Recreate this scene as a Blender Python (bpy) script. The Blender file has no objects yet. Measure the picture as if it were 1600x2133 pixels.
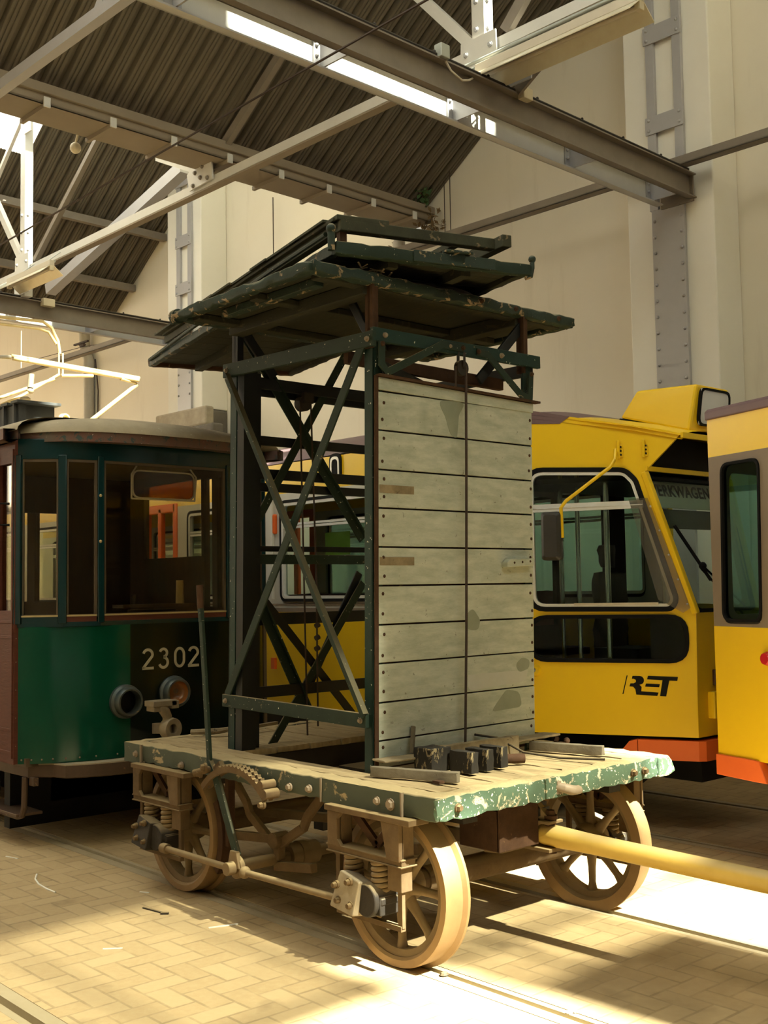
import bpy, bmesh, math, random
from mathutils import Vector, Matrix
random.seed(7)
SC = bpy.context.scene
COL = SC.collection
PI = math.pi
V = Vector

# ------------------------------------------------------------------ camera
# world frame: X along the rails (towards the right foreground), Y across the
# tracks (away), Z up, metres; the rail head of the tower wagon's track is z=0
F_PX = 2362.5
YAW, PITCH, ROLL = 0.7258, 0.0665, -0.0163
CAM = V((4.88, -4.5692, 1.8447))
PHI = 0.0414                                   # the building is turned a little against the tracks
CP, SP = math.cos(PHI), math.sin(PHI)

def make_camera():
    fw = V((-math.cos(YAW)*math.cos(PITCH), math.sin(YAW)*math.cos(PITCH), math.sin(PITCH)))
    r = fw.cross(V((0, 0, 1))).normalized()
    u = r.cross(fw)
    c, s = math.cos(ROLL), math.sin(ROLL)
    rr = c*r + s*u
    uu = -s*r + c*u
    cd = bpy.data.cameras.new('camera')
    cd.sensor_fit = 'VERTICAL'
    cd.sensor_height = 36.0
    cd.lens = F_PX*36.0/2133.0
    cd.clip_start = 0.05
    cd.clip_end = 200
    ob = bpy.data.objects.new('camera', cd)
    COL.objects.link(ob)
    m = Matrix((rr, uu, -fw)).transposed().to_4x4()
    m.translation = CAM
    ob.matrix_world = m
    SC.camera = ob
make_camera()

def B(x, y, z):
    """building frame -> world"""
    return V((x*CP - y*SP, x*SP + y*CP, z))
BX = V((CP, SP, 0)); BY = V((-SP, CP, 0)); BZ = V((0, 0, 1))

# ------------------------------------------------------------------ materials
class NT:
    def __init__(s, name):
        s.m = bpy.data.materials.new(name); s.m.use_nodes = True
        s.t = s.m.node_tree; s.t.nodes.clear()
        s.out = s.t.nodes.new('ShaderNodeOutputMaterial')
    def n(s, typ, **kw):
        nd = s.t.nodes.new('ShaderNode'+typ)
        for k, v in kw.items():
            if k.startswith('i_'):
                nd.inputs[k[2:].replace('_', ' ')].default_value = v
            else:
                setattr(nd, k, v)
        return nd
    def l(s, a, b): s.t.links.new(a, b)
    def val(s, x, sock):
        if isinstance(x, (int, float)): sock.default_value = x
        else: s.l(x, sock)
    def math(s, op, a, b=0.0, c=None, clamp=False):
        nd = s.t.nodes.new('ShaderNodeMath'); nd.operation = op; nd.use_clamp = clamp
        s.val(a, nd.inputs[0]); s.val(b, nd.inputs[1])
        if c is not None: s.val(c, nd.inputs[2])
        return nd.outputs[0]
    def mix(s, fac, a, b, mode='MIX'):
        nd = s.t.nodes.new('ShaderNodeMix'); nd.data_type = 'RGBA'; nd.blend_type = mode
        s.val(fac, nd.inputs['Factor'])
        for x, i in ((a, 6), (b, 7)):
            if isinstance(x, tuple): nd.inputs[i].default_value = (x[0], x[1], x[2], 1)
            else: s.l(x, nd.inputs[i])
        return nd.outputs[2]
    def noise(s, vec, scale, detail=4, rough=.6, out='Fac', dist=0):
        nd = s.t.nodes.new('ShaderNodeTexNoise')
        nd.inputs['Scale'].default_value = scale; nd.inputs['Detail'].default_value = detail
        nd.inputs['Roughness'].default_value = rough; nd.inputs['Distortion'].default_value = dist
        s.l(vec, nd.inputs['Vector'])
        return nd.outputs[out]
    def ramp(s, x, lo, hi):
        nd = s.t.nodes.new('ShaderNodeMapRange'); nd.clamp = True
        nd.inputs['From Min'].default_value = lo; nd.inputs['From Max'].default_value = hi
        s.l(x, nd.inputs['Value'])
        return nd.outputs[0]
    def pos(s): return s.n('NewGeometry').outputs['Position']
    def obj(s): return s.n('TexCoord').outputs['Object']
    def scale(s, vec, sc):
        nd = s.n('Mapping'); nd.inputs['Scale'].default_value = sc
        s.l(vec, nd.inputs['Vector']); return nd.outputs[0]
    def bsdf(s, col, rough=.6, metal=0., bump=None, bstr=.3, spec=.5, bdist=.01):
        b = s.n('BsdfPrincipled')
        if isinstance(col, tuple): b.inputs['Base Color'].default_value = (col[0], col[1], col[2], 1)
        else: s.l(col, b.inputs['Base Color'])
        s.val(rough, b.inputs['Roughness']); s.val(metal, b.inputs['Metallic'])
        b.inputs['Specular IOR Level'].default_value = spec
        if bump is not None:
            bn = s.n('Bump'); bn.inputs['Strength'].default_value = bstr; bn.inputs['Distance'].default_value = bdist
            s.l(bump, bn.inputs['Height']); s.l(bn.outputs[0], b.inputs['Normal'])
        s.l(b.outputs[0], s.out.inputs['Surface'])
        return b

def paint(name, col, col2=None, rough=.55, metal=0., var=.35, scale=6., chip=None, chip_amt=.62, chip_scale=14.,
          speck=None, speck_amt=.72, dust=None, dust_amt=.6, bump=.25, stretch=(1, 1, 1), spec=.4):
    """painted / raw surface: tone variation, flaked patches, small specks, dust lying on upward faces"""
    t = NT(name); p = t.obj()
    q = t.scale(p, stretch)
    n1 = t.noise(q, scale, 5, .65)
    c2 = col2 or tuple(max(0, c*.55) for c in col)
    c = t.mix(t.math('MULTIPLY', t.ramp(n1, .35, .7), var), col, c2)
    h = n1
    if chip:
        nc = t.noise(q, chip_scale, 6, .7, dist=.6)
        f = t.ramp(nc, chip_amt, chip_amt+.03)
        c = t.mix(f, c, chip)
        h = t.math('SUBTRACT', n1, t.math('MULTIPLY', f, .6))
    if speck:
        ns = t.noise(q, chip_scale*5, 2, .5)
        c = t.mix(t.ramp(ns, speck_amt, speck_amt+.02), c, speck)
    if dust:
        g = t.n('NewGeometry'); sx = t.n('SeparateXYZ'); t.l(g.outputs['Normal'], sx.inputs[0])
        nd = t.noise(p, 9, 5, .7)
        f = t.math('MULTIPLY', t.ramp(sx.outputs[2], .35, .9), t.math('ADD', t.math('MULTIPLY', nd, .6), dust_amt-.25), clamp=True)
        c = t.mix(f, c, dust)
    t.bsdf(c, rough, metal, h, bump, spec)
    return t.m

DUST = (.43, .33, .175)
MAT = {}
def mk():
    M = MAT
    M['deck_green'] = paint('deck_green', (.07, .115, .07), (.035, .055, .035), .7, chip=(.50, .41, .27), chip_amt=.555, chip_scale=13,
                            speck=(.85, .8, .68), speck_amt=.665, dust=DUST, dust_amt=.85, bump=.5)
    M['deck_side'] = paint('deck_side', (.06, .072, .048), (.038, .042, .025), .75, chip=(.34, .26, .14), chip_amt=.62, chip_scale=7,
                           speck=(.75, .68, .5), speck_amt=.75, dust=DUST, dust_amt=.85, bump=.4)
    M['deck_wood'] = paint('deck_wood', (.42, .32, .175), (.24, .175, .09), .85, var=.9, scale=7, chip=(.13, .095, .05), chip_amt=.645,
                           stretch=(.5, 4, 1), bump=.4)
    M['old_wood'] = paint('old_wood', (.30, .235, .14), (.13, .095, .05), .85, var=.8, scale=8, chip=(.07, .05, .03), chip_amt=.64, bump=.5)
    M['grey_wood'] = paint('grey_wood', (.17, .14, .095), (.09, .07, .045), .85, var=.7, scale=10, chip=(.1, .08, .05), chip_amt=.66, bump=.5)
    M['dark_wood'] = paint('dark_wood', (.02, .016, .011), (.009, .007, .006), .8, var=.8, scale=12, chip=(.24, .185, .10), chip_amt=.565, stretch=(1, 1, .35), bump=.6)
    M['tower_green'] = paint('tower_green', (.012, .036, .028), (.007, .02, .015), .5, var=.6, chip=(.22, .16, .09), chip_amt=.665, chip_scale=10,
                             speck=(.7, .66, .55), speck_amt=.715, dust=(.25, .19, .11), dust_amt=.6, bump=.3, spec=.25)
    M['brace_green'] = paint('brace_green', (.022, .037, .026), (.013, .022, .015), .6, var=.6, chip=(.25, .19, .11), chip_amt=.66, chip_scale=12,
                             speck=(.7, .66, .55), speck_amt=.725, dust=(.30, .22, .115), dust_amt=.8, bump=.3, spec=.2)
    M['tower_unlit'] = paint('tower_unlit', (.004, .006, .006), (.003, .004, .003), .55, var=.5, chip=(.08, .05, .03), chip_amt=.68)  # near-black copy of the tower green for unlit bars, shade in the colour
    M['plat_green'] = paint('plat_green', (.018, .036, .026), (.01, .017, .012), .65, var=.6, chip=(.33, .24, .14), chip_amt=.575, chip_scale=11,
                            speck=(.75, .7, .6), speck_amt=.74, dust=(.28, .24, .15), dust_amt=.6, bump=.7)
    M['plat_under'] = paint('plat_under', (.03, .03, .017), (.015, .015, .009), .8, var=.7, chip=(.065, .05, .025), chip_amt=.6, stretch=(.4, 3, 1), bump=.5)
    M['rust'] = paint('rust', (.075, .038, .02), (.04, .02, .012), .85, var=.7, scale=14, chip=(.2, .12, .055), chip_amt=.66, spec=.2, bump=.5)
    M['rust_dust'] = paint('rust_dust', (.15, .10, .052), (.08, .05, .027), .85, var=.75, scale=9, chip=(.13, .07, .03), chip_amt=.63,
                           dust=(.34, .25, .125), dust_amt=.7, bump=.35, spec=.15)
    M['wheel'] = paint('wheel', (.21, .145, .072), (.13, .082, .038), .8, var=.7, scale=6, dust=(.46, .35, .18), dust_amt=.6, bump=.2)
    M['tyre'] = paint('tyre', (.27, .165, .066), (.18, .10, .04), .62, var=.6, scale=5, dust=(.46, .35, .18), dust_amt=.45, bump=.15, spec=.5)
    M['old_green'] = paint('old_green', (.06, .062, .04), (.03, .03, .02), .75, var=.7, chip=(.2, .15, .09), chip_amt=.62, dust=(.3, .25, .15), dust_amt=.7, bump=.4, spec=.2)
    M['iron_dark'] = paint('iron_dark', (.028, .021, .015), (.012, .01, .008), .7, var=.7, scale=12, dust=(.3, .22, .11), dust_amt=.6, bump=.5)
    M['bolt'] = paint('bolt', (.27, .205, .14), (.16, .12, .08), .6, var=.6, bump=.2)
    M['bar_yellow'] = paint('bar_yellow', (.66, .45, .10), (.5, .32, .06), .5, var=.5, scale=5, chip=(.3, .18, .06), chip_amt=.68, dust=(.55, .43, .25), dust_amt=.5, bump=.15)
    M['cable'] = paint('cable', (.05, .03, .022), None, .7)
    # grey-green weathered boards of the tower front: smears in three tones, nail rust
    t = NT('panel_board'); p = t.obj()
    q = t.scale(p, (1, 1.2, 4.5))
    n1 = t.noise(q, 4, 6, .7); n2 = t.noise(p, 2.2, 4, .6); n3 = t.noise(p, 26, 4, .7)
    c = t.mix(t.ramp(n1, .35, .7), (.35, .375, .30), (.53, .545, .46))
    c = t.mix(t.math('MULTIPLY', t.ramp(n2, .56, .68), .6), c, (.23, .255, .185))
    c = t.mix(t.math('MULTIPLY', t.ramp(n3, .655, .70), .8), c, (.15, .13, .09))
    t.bsdf(c, .75, 0, n1, .3)
    M['panel_board'] = t.m
    # ---- green tram
    M['tram_green'] = paint('tram_green', (.004, .062, .034), (.003, .045, .026), .14, var=.4, scale=3, spec=.22, bump=.02)
    M['tram_green_shaded'] = paint('tram_green_shaded', (.004, .010, .007), (.003, .007, .005), .16, var=.4, scale=3, spec=.14, bump=.02)  # the tram's green with shade and dark reflection put into the colour
    M['tram_teal'] = paint('tram_teal', (.003, .026, .030), (.002, .018, .021), .22, var=.4, scale=3, spec=.4, bump=.03, chip=(.12, .09, .06), chip_amt=.72)
    M['tram_redwood'] = paint('tram_redwood', (.11, .033, .02), (.065, .02, .013), .6, spec=.2, var=.6, scale=10, stretch=(1, 1, 6), chip=(.2, .1, .06), chip_amt=.7)
    M['tram_roof'] = paint('tram_roof', (.38, .32, .22), (.24, .2, .14), .85, var=.6, scale=5, chip=(.5, .44, .32), chip_amt=.63, bump=.2)
    M['tram_cornice'] = paint('tram_cornice', (.14, .06, .045), (.10, .09, .07), .7, var=.9, scale=6, chip=(.035, .06, .06), chip_amt=.56, speck=(.6, .5, .4), speck_amt=.73, bump=.3)
    M['tram_skirt'] = paint('tram_skirt', (.09, .052, .03), (.05, .03, .018), .55, var=.7, scale=5, chip=(.2, .11, .05), chip_amt=.64, bump=.2)
    M['tram_interior'] = paint('tram_interior', (.10, .07, .04), (.06, .04, .025), .5, var=.6, scale=4, stretch=(3, 3, 1))
    M['tram_cream'] = paint('tram_cream', (.30, .25, .15), (.22, .18, .1), .6, var=.4, scale=3)
    M['lens_amber'] = paint('lens_amber', (.42, .17, .05), (.3, .1, .03), .15, var=.4, spec=.8)
    M['digit'] = paint('digit', (.52, .47, .32), (.42, .38, .25), .5, var=.4, scale=10)
    M['brass'] = paint('brass', (.55, .44, .22), (.35, .26, .12), .4, .3, var=.5)
    M['coupler'] = paint('coupler', (.33, .27, .18), (.2, .15, .1), .6, .2, var=.6, scale=12, bump=.3)
    M['resistor'] = paint('resistor', (.06, .062, .06), (.035, .035, .035), .7, var=.5)
    M['panto'] = paint('panto', (.55, .42, .20), (.4, .29, .13), .55, var=.6, scale=9, chip=(.2, .11, .06), chip_amt=.67)
    M['blackpaint'] = paint('blackpaint', (.004, .004, .004), (.003, .003, .003), .6, spec=.2)
    # ---- yellow trams
    M['tram_yellow'] = paint('tram_yellow', (.86, .56, .010), (.80, .50, .01), .34, var=.45, scale=2.5, chip=(.5, .29, .03), chip_amt=.74, bump=.03, spec=.5)
    M['tram_orange'] = paint('tram_orange', (.80, .15, .025), (.68, .11, .02), .45, var=.5, scale=3, bump=.03)
    M['tram_purple'] = paint('tram_purple', (.17, .105, .115), (.12, .075, .08), .5, var=.5, scale=3)
    M['tram_greybrown'] = paint('tram_greybrown', (.23, .175, .125), (.18, .135, .1), .5, var=.4, scale=3)
    M['tram_white'] = paint('tram_white', (.62, .60, .54), (.5, .48, .42), .5, var=.4, scale=3)
    M['rubber'] = paint('rubber', (.006, .006, .007), (.004, .004, .005), .75, spec=.15)
    M['alu'] = paint('alu', (.74, .74, .72), (.6, .6, .58), .35, .15, var=.4, scale=10)
    M['chrome'] = paint('chrome', (.6, .63, .62), (.4, .42, .42), .2, .9, var=.3)
    M['seat_red'] = paint('seat_red', (.12, .022, .016), (.08, .014, .01), .45, var=.4)
    M['black_plastic'] = paint('black_plastic', (.05, .047, .044), (.035, .032, .03), .45, var=.5)
    M['interior_dark'] = paint('interior_dark', (.02, .018, .016), (.012, .011, .01), .7, spec=.2, var=.5)
    M['interior_grey'] = paint('interior_grey', (.16, .16, .14), (.1, .1, .09), .6, var=.4)
    M['green_paper'] = paint('green_paper', (.24, .36, .05), (.2, .3, .04), .7, var=.3)
    M['sign_white'] = paint('sign_white', (.72, .72, .74), (.6, .6, .62), .4, var=.3)
    M['sign_cloth'] = paint('sign_cloth', (.68, .64, .50), (.58, .54, .42), .6, var=.5)
    M['sign_letter'] = paint('sign_letter', (.035, .028, .025), None, .6)
    M['red_lens'] = paint('red_lens', (.55, .02, .03), (.4, .012, .02), .2, var=.3, spec=.7)
    M['dark_lens'] = paint('dark_lens', (.06, .02, .015), (.03, .012, .01), .2, spec=.7)
    M['seat_black'] = paint('seat_black', (.02, .018, .016), (.012, .011, .01), .6)
    # ---- building
    t = NT('plaster'); p = t.pos()
    n1 = t.noise(p, .5, 5, .6); n2 = t.noise(p, 5, 5, .7); n3 = t.noise(t.scale(p, (3, 3, .4)), 1.5, 5, .65)
    c = t.mix(t.ramp(n1, .35, .7), (.74, .68, .565), (.69, .625, .505))
    c = t.mix(t.math('MULTIPLY', t.ramp(n3, .58, .75), .25), c, (.50, .43, .32))
    t.bsdf(c, .85, 0, n2, .12)
    M['plaster'] = t.m
    M['pilaster'] = paint('pilaster', (.78, .75, .68), (.72, .68, .60), .8, var=.5, scale=1.5, bump=.1)  # wall plaster made whiter, the light on the pilasters put into the colour
    M['stone'] = paint('stone', (.42, .36, .27), (.25, .21, .16), .9, var=.7, scale=5, bump=.4)
    M['stone_dark'] = paint('stone_dark', (.16, .14, .115), (.09, .08, .07), .9, var=.7, scale=4, bump=.4)
    M['steel_grey'] = paint('steel_grey', (.42, .41, .42), (.36, .345, .35), .45, .1, var=.4, scale=4, bump=.1)
    M['steel_dirty'] = paint('steel_dirty', (.23, .195, .155), (.16, .13, .10), .6, .05, var=.6, scale=3, chip=(.1, .06, .04), chip_amt=.72, bump=.15)
    M['steel_white'] = paint('steel_white', (.60, .58, .54), (.5, .48, .44), .5, .05, var=.4, scale=5, bump=.1)
    M['gutter'] = paint('gutter', (.25, .20, .14), (.2, .155, .11), .7, var=.5, scale=2, bump=.1)
    M['lamp_white'] = paint('lamp_white', (.56, .50, .40), (.45, .39, .3), .5, var=.4)
    M['reflector'] = paint('reflector', (.75, .70, .55), (.65, .55, .38), .3, .3, var=.5)
    M['conduit'] = paint('conduit', (.40, .42, .38), (.3, .3, .27), .45, .3, var=.4)
    M['bolt_white'] = paint('bolt_white', (.5, .48, .45), None, .5)
    M['cream_box'] = paint('cream_box', (.62, .54, .38), (.5, .42, .28), .5, var=.3)
    M['plant'] = paint('plant', (.03, .09, .02), (.05, .06, .02), .7, var=.7, scale=30)
    M['dry_plant'] = paint('dry_plant', (.20, .13, .055), (.1, .06, .03), .8, var=.7, scale=30)
    M['pipe'] = paint('pipe', (.42, .38, .31), (.34, .3, .24), .6, var=.4)
    # corrugated sheets
    t = NT('sheet'); p = t.pos()
    n1 = t.noise(p, .9, 5, .6); n2 = t.noise(t.scale(p, (1, 6, 1)), 3, 4, .7)
    c = t.mix(t.ramp(n1, .3, .7), (.155, .128, .09), (.105, .088, .062))
    c = t.mix(t.math('MULTIPLY', t.ramp(n2, .5, .75), .4), c, (.075, .06, .042))
    t.bsdf(c, .75, 0, n2, .15)
    M['sheet'] = t.m
    M['rail'] = paint('rail', (.46, .39, .26), (.33, .27, .17), .5, .0, var=.6, scale=7, dust=(.42, .33, .19), dust_amt=.35, bump=.1)
    M['groove'] = paint('groove', (.07, .05, .03), None, .9)
    M['scrap_white'] = paint('scrap_white', (.85, .83, .75), (.7, .66, .55), .6)
    # glass: clear, reflecting by angle
    for nm, tint, base in (('glass', (.80, .88, .84), .0), ('glass_old', (.90, .87, .78), .0), ('glass_teal', (.62, .80, .76), .01),
                           ('film', (.86, .84, .78), .10), ('glass_amber', (.42, .22, .10), .05)):
        t = NT(nm)
        tr = t.n('BsdfTransparent'); tr.inputs[0].default_value = (*tint, 1)
        gl = t.n('BsdfGlossy'); gl.inputs['Roughness'].default_value = .04 if nm != 'film' else .25
        gl.inputs['Color'].default_value = (.9, .9, .9, 1)
        fr = t.n('Fresnel'); fr.inputs[0].default_value = 1.45
        f = t.math('MULTIPLY', fr.outputs[0], .35)
        f = t.math('ADD', f, base, clamp=True)
        mx = t.n('MixShader'); t.l(f, mx.inputs[0]); t.l(tr.outputs[0], mx.inputs[1]); t.l(gl.outputs[0], mx.inputs[2])
        t.l(mx.outputs[0], t.out.inputs['Surface'])
        M[nm] = t.m
    t = NT('diffuser_sheet'); d1 = t.n('BsdfTranslucent'); d1.inputs[0].default_value = (.6, .57, .48, 1); d2 = t.n('BsdfDiffuse'); d2.inputs[0].default_value = (.4, .38, .33, 1)  # for added roof sheets that spread soft light below
    mx = t.n('MixShader'); mx.inputs[0].default_value = .45; t.l(d1.outputs[0], mx.inputs[1]); t.l(d2.outputs[0], mx.inputs[2]); t.l(mx.outputs[0], t.out.inputs['Surface']); M['diffuser_sheet'] = t.m
    t = NT('rooflight'); d1 = t.n('BsdfTranslucent'); d1.inputs[0].default_value = (.75, .72, .62, 1); t.l(d1.outputs[0], t.out.inputs['Surface']); M['rooflight'] = t.m
    for nm, k in (('sun_filter_thin', .27), ('sun_filter_dense', .14)):  # for added sheets that weaken the sun on its way to the floor
        t = NT(nm); d1 = t.n('BsdfTransparent'); d1.inputs[0].default_value = (1, .96, .86, 1); d2 = t.n('BsdfTranslucent'); d2.inputs[0].default_value = (.6, .57, .48, 1)
        mx = t.n('MixShader'); mx.inputs[0].default_value = 1-k; t.l(d1.outputs[0], mx.inputs[1]); t.l(d2.outputs[0], mx.inputs[2]); t.l(mx.outputs[0], t.out.inputs['Surface']); M[nm] = t.m
    # ---- herringbone pavers
    t = NT('pavers'); p = t.pos()
    sep = t.n('SeparateXYZ'); t.l(p, sep.inputs[0])
    S = 1/.125
    x = t.math('MULTIPLY', sep.outputs[0], S); y = t.math('MULTIPLY', sep.outputs[1], S)
    i = t.math('FLOOR', x); j = t.math('FLOOR', y)
    fx = t.math('SUBTRACT', x, i); fy = t.math('SUBTRACT', y, j)
    m = t.math('FLOORED_MODULO', t.math('SUBTRACT', i, j), 4.0)
    def eq(k): return t.math('COMPARE', m, float(k), .1)
    e0, e1, e2, e3 = eq(0), eq(1), eq(2), eq(3)
    def far(d, e): return t.math('ADD', d, t.math('MULTIPLY', e, 10.))
    dl = far(fx, e1); dr = far(t.math('SUBTRACT', 1., fx), e0)
    db = far(fy, e2); dt = far(t.math('SUBTRACT', 1., fy), e3)
    d = t.math('MINIMUM', t.math('MINIMUM', dl, dr), t.math('MINIMUM', db, dt))
    bi = t.math('SUBTRACT', i, e1); bj = t.math('SUBTRACT', j, e2)
    cx = t.n('CombineXYZ'); t.l(bi, cx.inputs[0]); t.l(bj, cx.inputs[1])
    wn = t.n('TexWhiteNoise'); wn.noise_dimensions = '2D'; t.l(cx.outputs[0], wn.inputs['Vector'])
    nb = t.noise(p, .8, 5, .65); nf = t.noise(p, 24, 5, .7); ns = t.noise(p, 1.7, 4, .6)
    col = t.mix(wn.outputs['Value'], (.52, .385, .21), (.45, .325, .17))
    col = t.mix(t.math('MULTIPLY', t.ramp(nf, .4, .7), .35), col, (.55, .44, .25))
    col = t.mix(t.math('MULTIPLY', t.ramp(nb, .5, .72), .35), col, (.28, .21, .115))
    col = t.mix(t.math('MULTIPLY', t.ramp(ns, .63, .72), .45), col, (.2, .14, .075))
    nj = t.noise(p, 5, 4, .6)
    jw = t.math('ADD', .03, t.math('MULTIPLY', nj, .05))
    jm = t.math('LESS_THAN', d, jw)
    jf = t.math('MULTIPLY', jm, t.ramp(nj, .3, .62))
    ay = t.math('ABSOLUTE', t.math('SUBTRACT', t.math('PINGPONG', t.math('ADD', sep.outputs[1], 1.6), 1.6), 1.6))
    gm = t.math('MULTIPLY', t.math('MULTIPLY', t.math('LESS_THAN', ay, .63), t.ramp(t.noise(p, 1.1, 5, .6), .35, .62)), .5)  # grime along the tracks, put in to deepen the shade there
    col = t.mix(gm, col, (.20, .135, .07))
    col = t.mix(t.math('MULTIPLY', jf, .5), col, (.2, .145, .075))
    hgt = t.math('ADD', t.math('MULTIPLY', t.ramp(d, 0., .09), .5), t.math('MULTIPLY', nf, .3))
    t.bsdf(col, .8, 0, hgt, .35, .3)
    M['pavers'] = t.m
mk()

# ------------------------------------------------------------------ mesh builder
class MB:
    """collects faces for ONE mesh object"""
    def __init__(s): s.v = []; s.f = []
    def add(s, vs, fs):
        k = len(s.v); s.v += [V(a) for a in vs]; s.f += [[i+k for i in f] for f in fs]; return s
    def hexa(s, c):      # 8 corners: bottom 0-3 ccw, top 4-7
        return s.add(c, [(3, 2, 1, 0), (4, 5, 6, 7), (0, 1, 5, 4), (1, 2, 6, 5), (2, 3, 7, 6), (3, 0, 4, 7)])
    def box(s, x0, x1, y0, y1, z0, z1, fr=None):
        c = [(x0, y0, z0), (x1, y0, z0), (x1, y1, z0), (x0, y1, z0), (x0, y0, z1), (x1, y0, z1), (x1, y1, z1), (x0, y1, z1)]
        return s.hexa([fr(*a) for a in c] if fr else c)
    def bar(s, p, q, w, h, up=(0, 0, 1), off=(0, 0)):
        p = V(p); q = V(q); d = (q-p).normalized(); up = V(up)
        a = d.cross(up)
        if a.length < 1e-4: a = d.cross(V((1, 0, 0)))
        a.normalize(); b = a.cross(d)
        o = a*off[0]+b*off[1]
        c = []
        for e in (p, q): c.append([e+o+a*(i*w/2)+b*(j*h/2) for i, j in ((-1, -1), (1, -1), (1, 1), (-1, 1))])
        P, Q = c
        return s.add(P+Q, [(0, 1, 2, 3), (7, 6, 5, 4), (0, 4, 5, 1), (1, 5, 6, 2), (2, 6, 7, 3), (3, 7, 4, 0)])
    def tube(s, pts, r, n=10, closed=False):
        pts = [V(a) for a in pts]; R = r if isinstance(r, (list, tuple)) else [r]*len(pts)
        rings = []; prev = None
        m = len(pts)
        for i, p in enumerate(pts):
            if closed: d = (pts[(i+1) % m]-pts[i-1])
            else: d = pts[min(i+1, m-1)]-pts[max(i-1, 0)]
            d.normalize()
            a = prev if prev is not None else (V((0, 0, 1)) if abs(d.z) < .9 else V((1, 0, 0)))
            a = a-d*a.dot(d); a.normalize(); b = d.cross(a); prev = a
            rings.append([p+(a*math.cos(2*PI*k/n)+b*math.sin(2*PI*k/n))*R[i] for k in range(n)])
        vs = [v for g in rings for v in g]; fs = []
        for i in range(m if closed else m-1):
            A = i*n; Bq = ((i+1) % m)*n
            for k in range(n):
                k2 = (k+1) % n; fs.append((A+k, A+k2, Bq+k2, Bq+k))
        if not closed:
            fs.append(tuple(range(n-1, -1, -1))); fs.append(tuple((m-1)*n+k for k in range(n)))
        return s.add(vs, fs)
    def cyl(s, p, q, r0, r1=None, n=18): return s.tube([p, q], [r0, r0 if r1 is None else r1], n)
    def lathe(s, prof, o, axis, n=32, ref=None):
        """closed profile [(radius, along)] swept about an axis"""
        o = V(o); ax = V(axis).normalized()
        a = V(ref) if ref else (V((0, 0, 1)) if abs(ax.z) < .9 else V((1, 0, 0)))
        a = (a-ax*a.dot(ax)).normalized(); b = ax.cross(a)
        m = len(prof); vs = []; fs = []
        for k in range(n):
            t = 2*PI*k/n; e = a*math.cos(t)+b*math.sin(t)
            vs += [o+ax*z+e*r for r, z in prof]
        for k in range(n):
            A = k*m; C = ((k+1) % n)*m
            for i in range(m):
                i2 = (i+1) % m; fs.append((A+i, C+i, C+i2, A+i2))
        return s.add(vs, fs)
    def prism(s, poly, o, u, v, c0, c1):
        o = V(o); u = V(u); v = V(v); n = u.cross(v).normalized(); m = len(poly)
        vs = [o+u*a+v*b+n*c0 for a, b in poly]+[o+u*a+v*b+n*c1 for a, b in poly]
        fs = [tuple(range(m-1, -1, -1)), tuple(range(m, 2*m))]
        for i in range(m):
            j = (i+1) % m; fs.append((i, j, m+j, m+i))
        return s.add(vs, fs)
    def spring(s, p, q, R, r, turns):
        p = V(p); q = V(q); d = (q-p); L = d.length; d.normalize(); a = d.orthogonal().normalized(); b = d.cross(a)
        N = turns*14
        return s.tube([p+d*(L*i/N)+(a*math.cos(2*PI*i/14)+b*math.sin(2*PI*i/14))*R for i in range(N+1)], r, 8)
    def ball(s, c, r, n=12, sc=(1, 1, 1)):
        c = V(c); vs = []; fs = []; m = n//2
        for i in range(m+1):
            t = PI*i/m
            for k in range(n):
                p = 2*PI*k/n; vs.append(c+V((math.sin(t)*math.cos(p)*sc[0], math.sin(t)*math.sin(p)*sc[1], math.cos(t)*sc[2]))*r)
        for i in range(m):
            for k in range(n):
                k2 = (k+1) % n; fs.append((i*n+k, (i+1)*n+k, (i+1)*n+k2, i*n+k2))
        return s.add(vs, fs)
    def plate(s, outer, holes, o, u, v, c0, c1):
        """flat panel with window holes: filled 2D curve, extruded"""
        cu = bpy.data.curves.new('tmp', 'CURVE'); cu.dimensions = '2D'; cu.fill_mode = 'BOTH'; cu.extrude = abs(c1-c0)/2
        for poly in [outer]+list(holes):
            sp = cu.splines.new('POLY'); sp.points.add(len(poly)-1); sp.use_cyclic_u = True
            for i, (a, b) in enumerate(poly): sp.points[i].co = (a, b, 0, 1)
        ob = bpy.data.objects.new('tmp', cu); COL.objects.link(ob)
        me = bpy.data.meshes.new_from_object(ob.evaluated_get(bpy.context.evaluated_depsgraph_get()))
        o = V(o); u = V(u); v = V(v); n = u.cross(v).normalized(); cm = (c0+c1)/2
        s.add([o+u*w.co.x+v*w.co.y+n*(w.co.z+cm) for w in me.vertices], [tuple(f.vertices) for f in me.polygons])
        bpy.data.objects.remove(ob); bpy.data.curves.remove(cu); bpy.data.meshes.remove(me)
        return s
    def text(s, body, o, u, v, size, sx=1., depth=.002, shear=0., bold=0.):
        cu = bpy.data.curves.new('tmp', 'FONT'); cu.body = body; cu.extrude = depth/2; cu.size = 1; cu.shear = shear; cu.space_character = 1.06; cu.offset = bold
        ob = bpy.data.objects.new('tmp', cu); COL.objects.link(ob)
        me = bpy.data.meshes.new_from_object(ob.evaluated_get(bpy.context.evaluated_depsgraph_get()))
        o = V(o); u = V(u); v = V(v); n = u.cross(v).normalized()
        x1 = max(w.co.x for w in me.vertices)
        s.add([o+u*(w.co.x*size*sx)+v*(w.co.y*size)+n*w.co.z for w in me.vertices], [tuple(f.vertices) for f in me.polygons])
        bpy.data.objects.remove(ob); bpy.data.curves.remove(cu); bpy.data.meshes.remove(me)
        s.width = x1*size*sx
        return s
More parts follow.
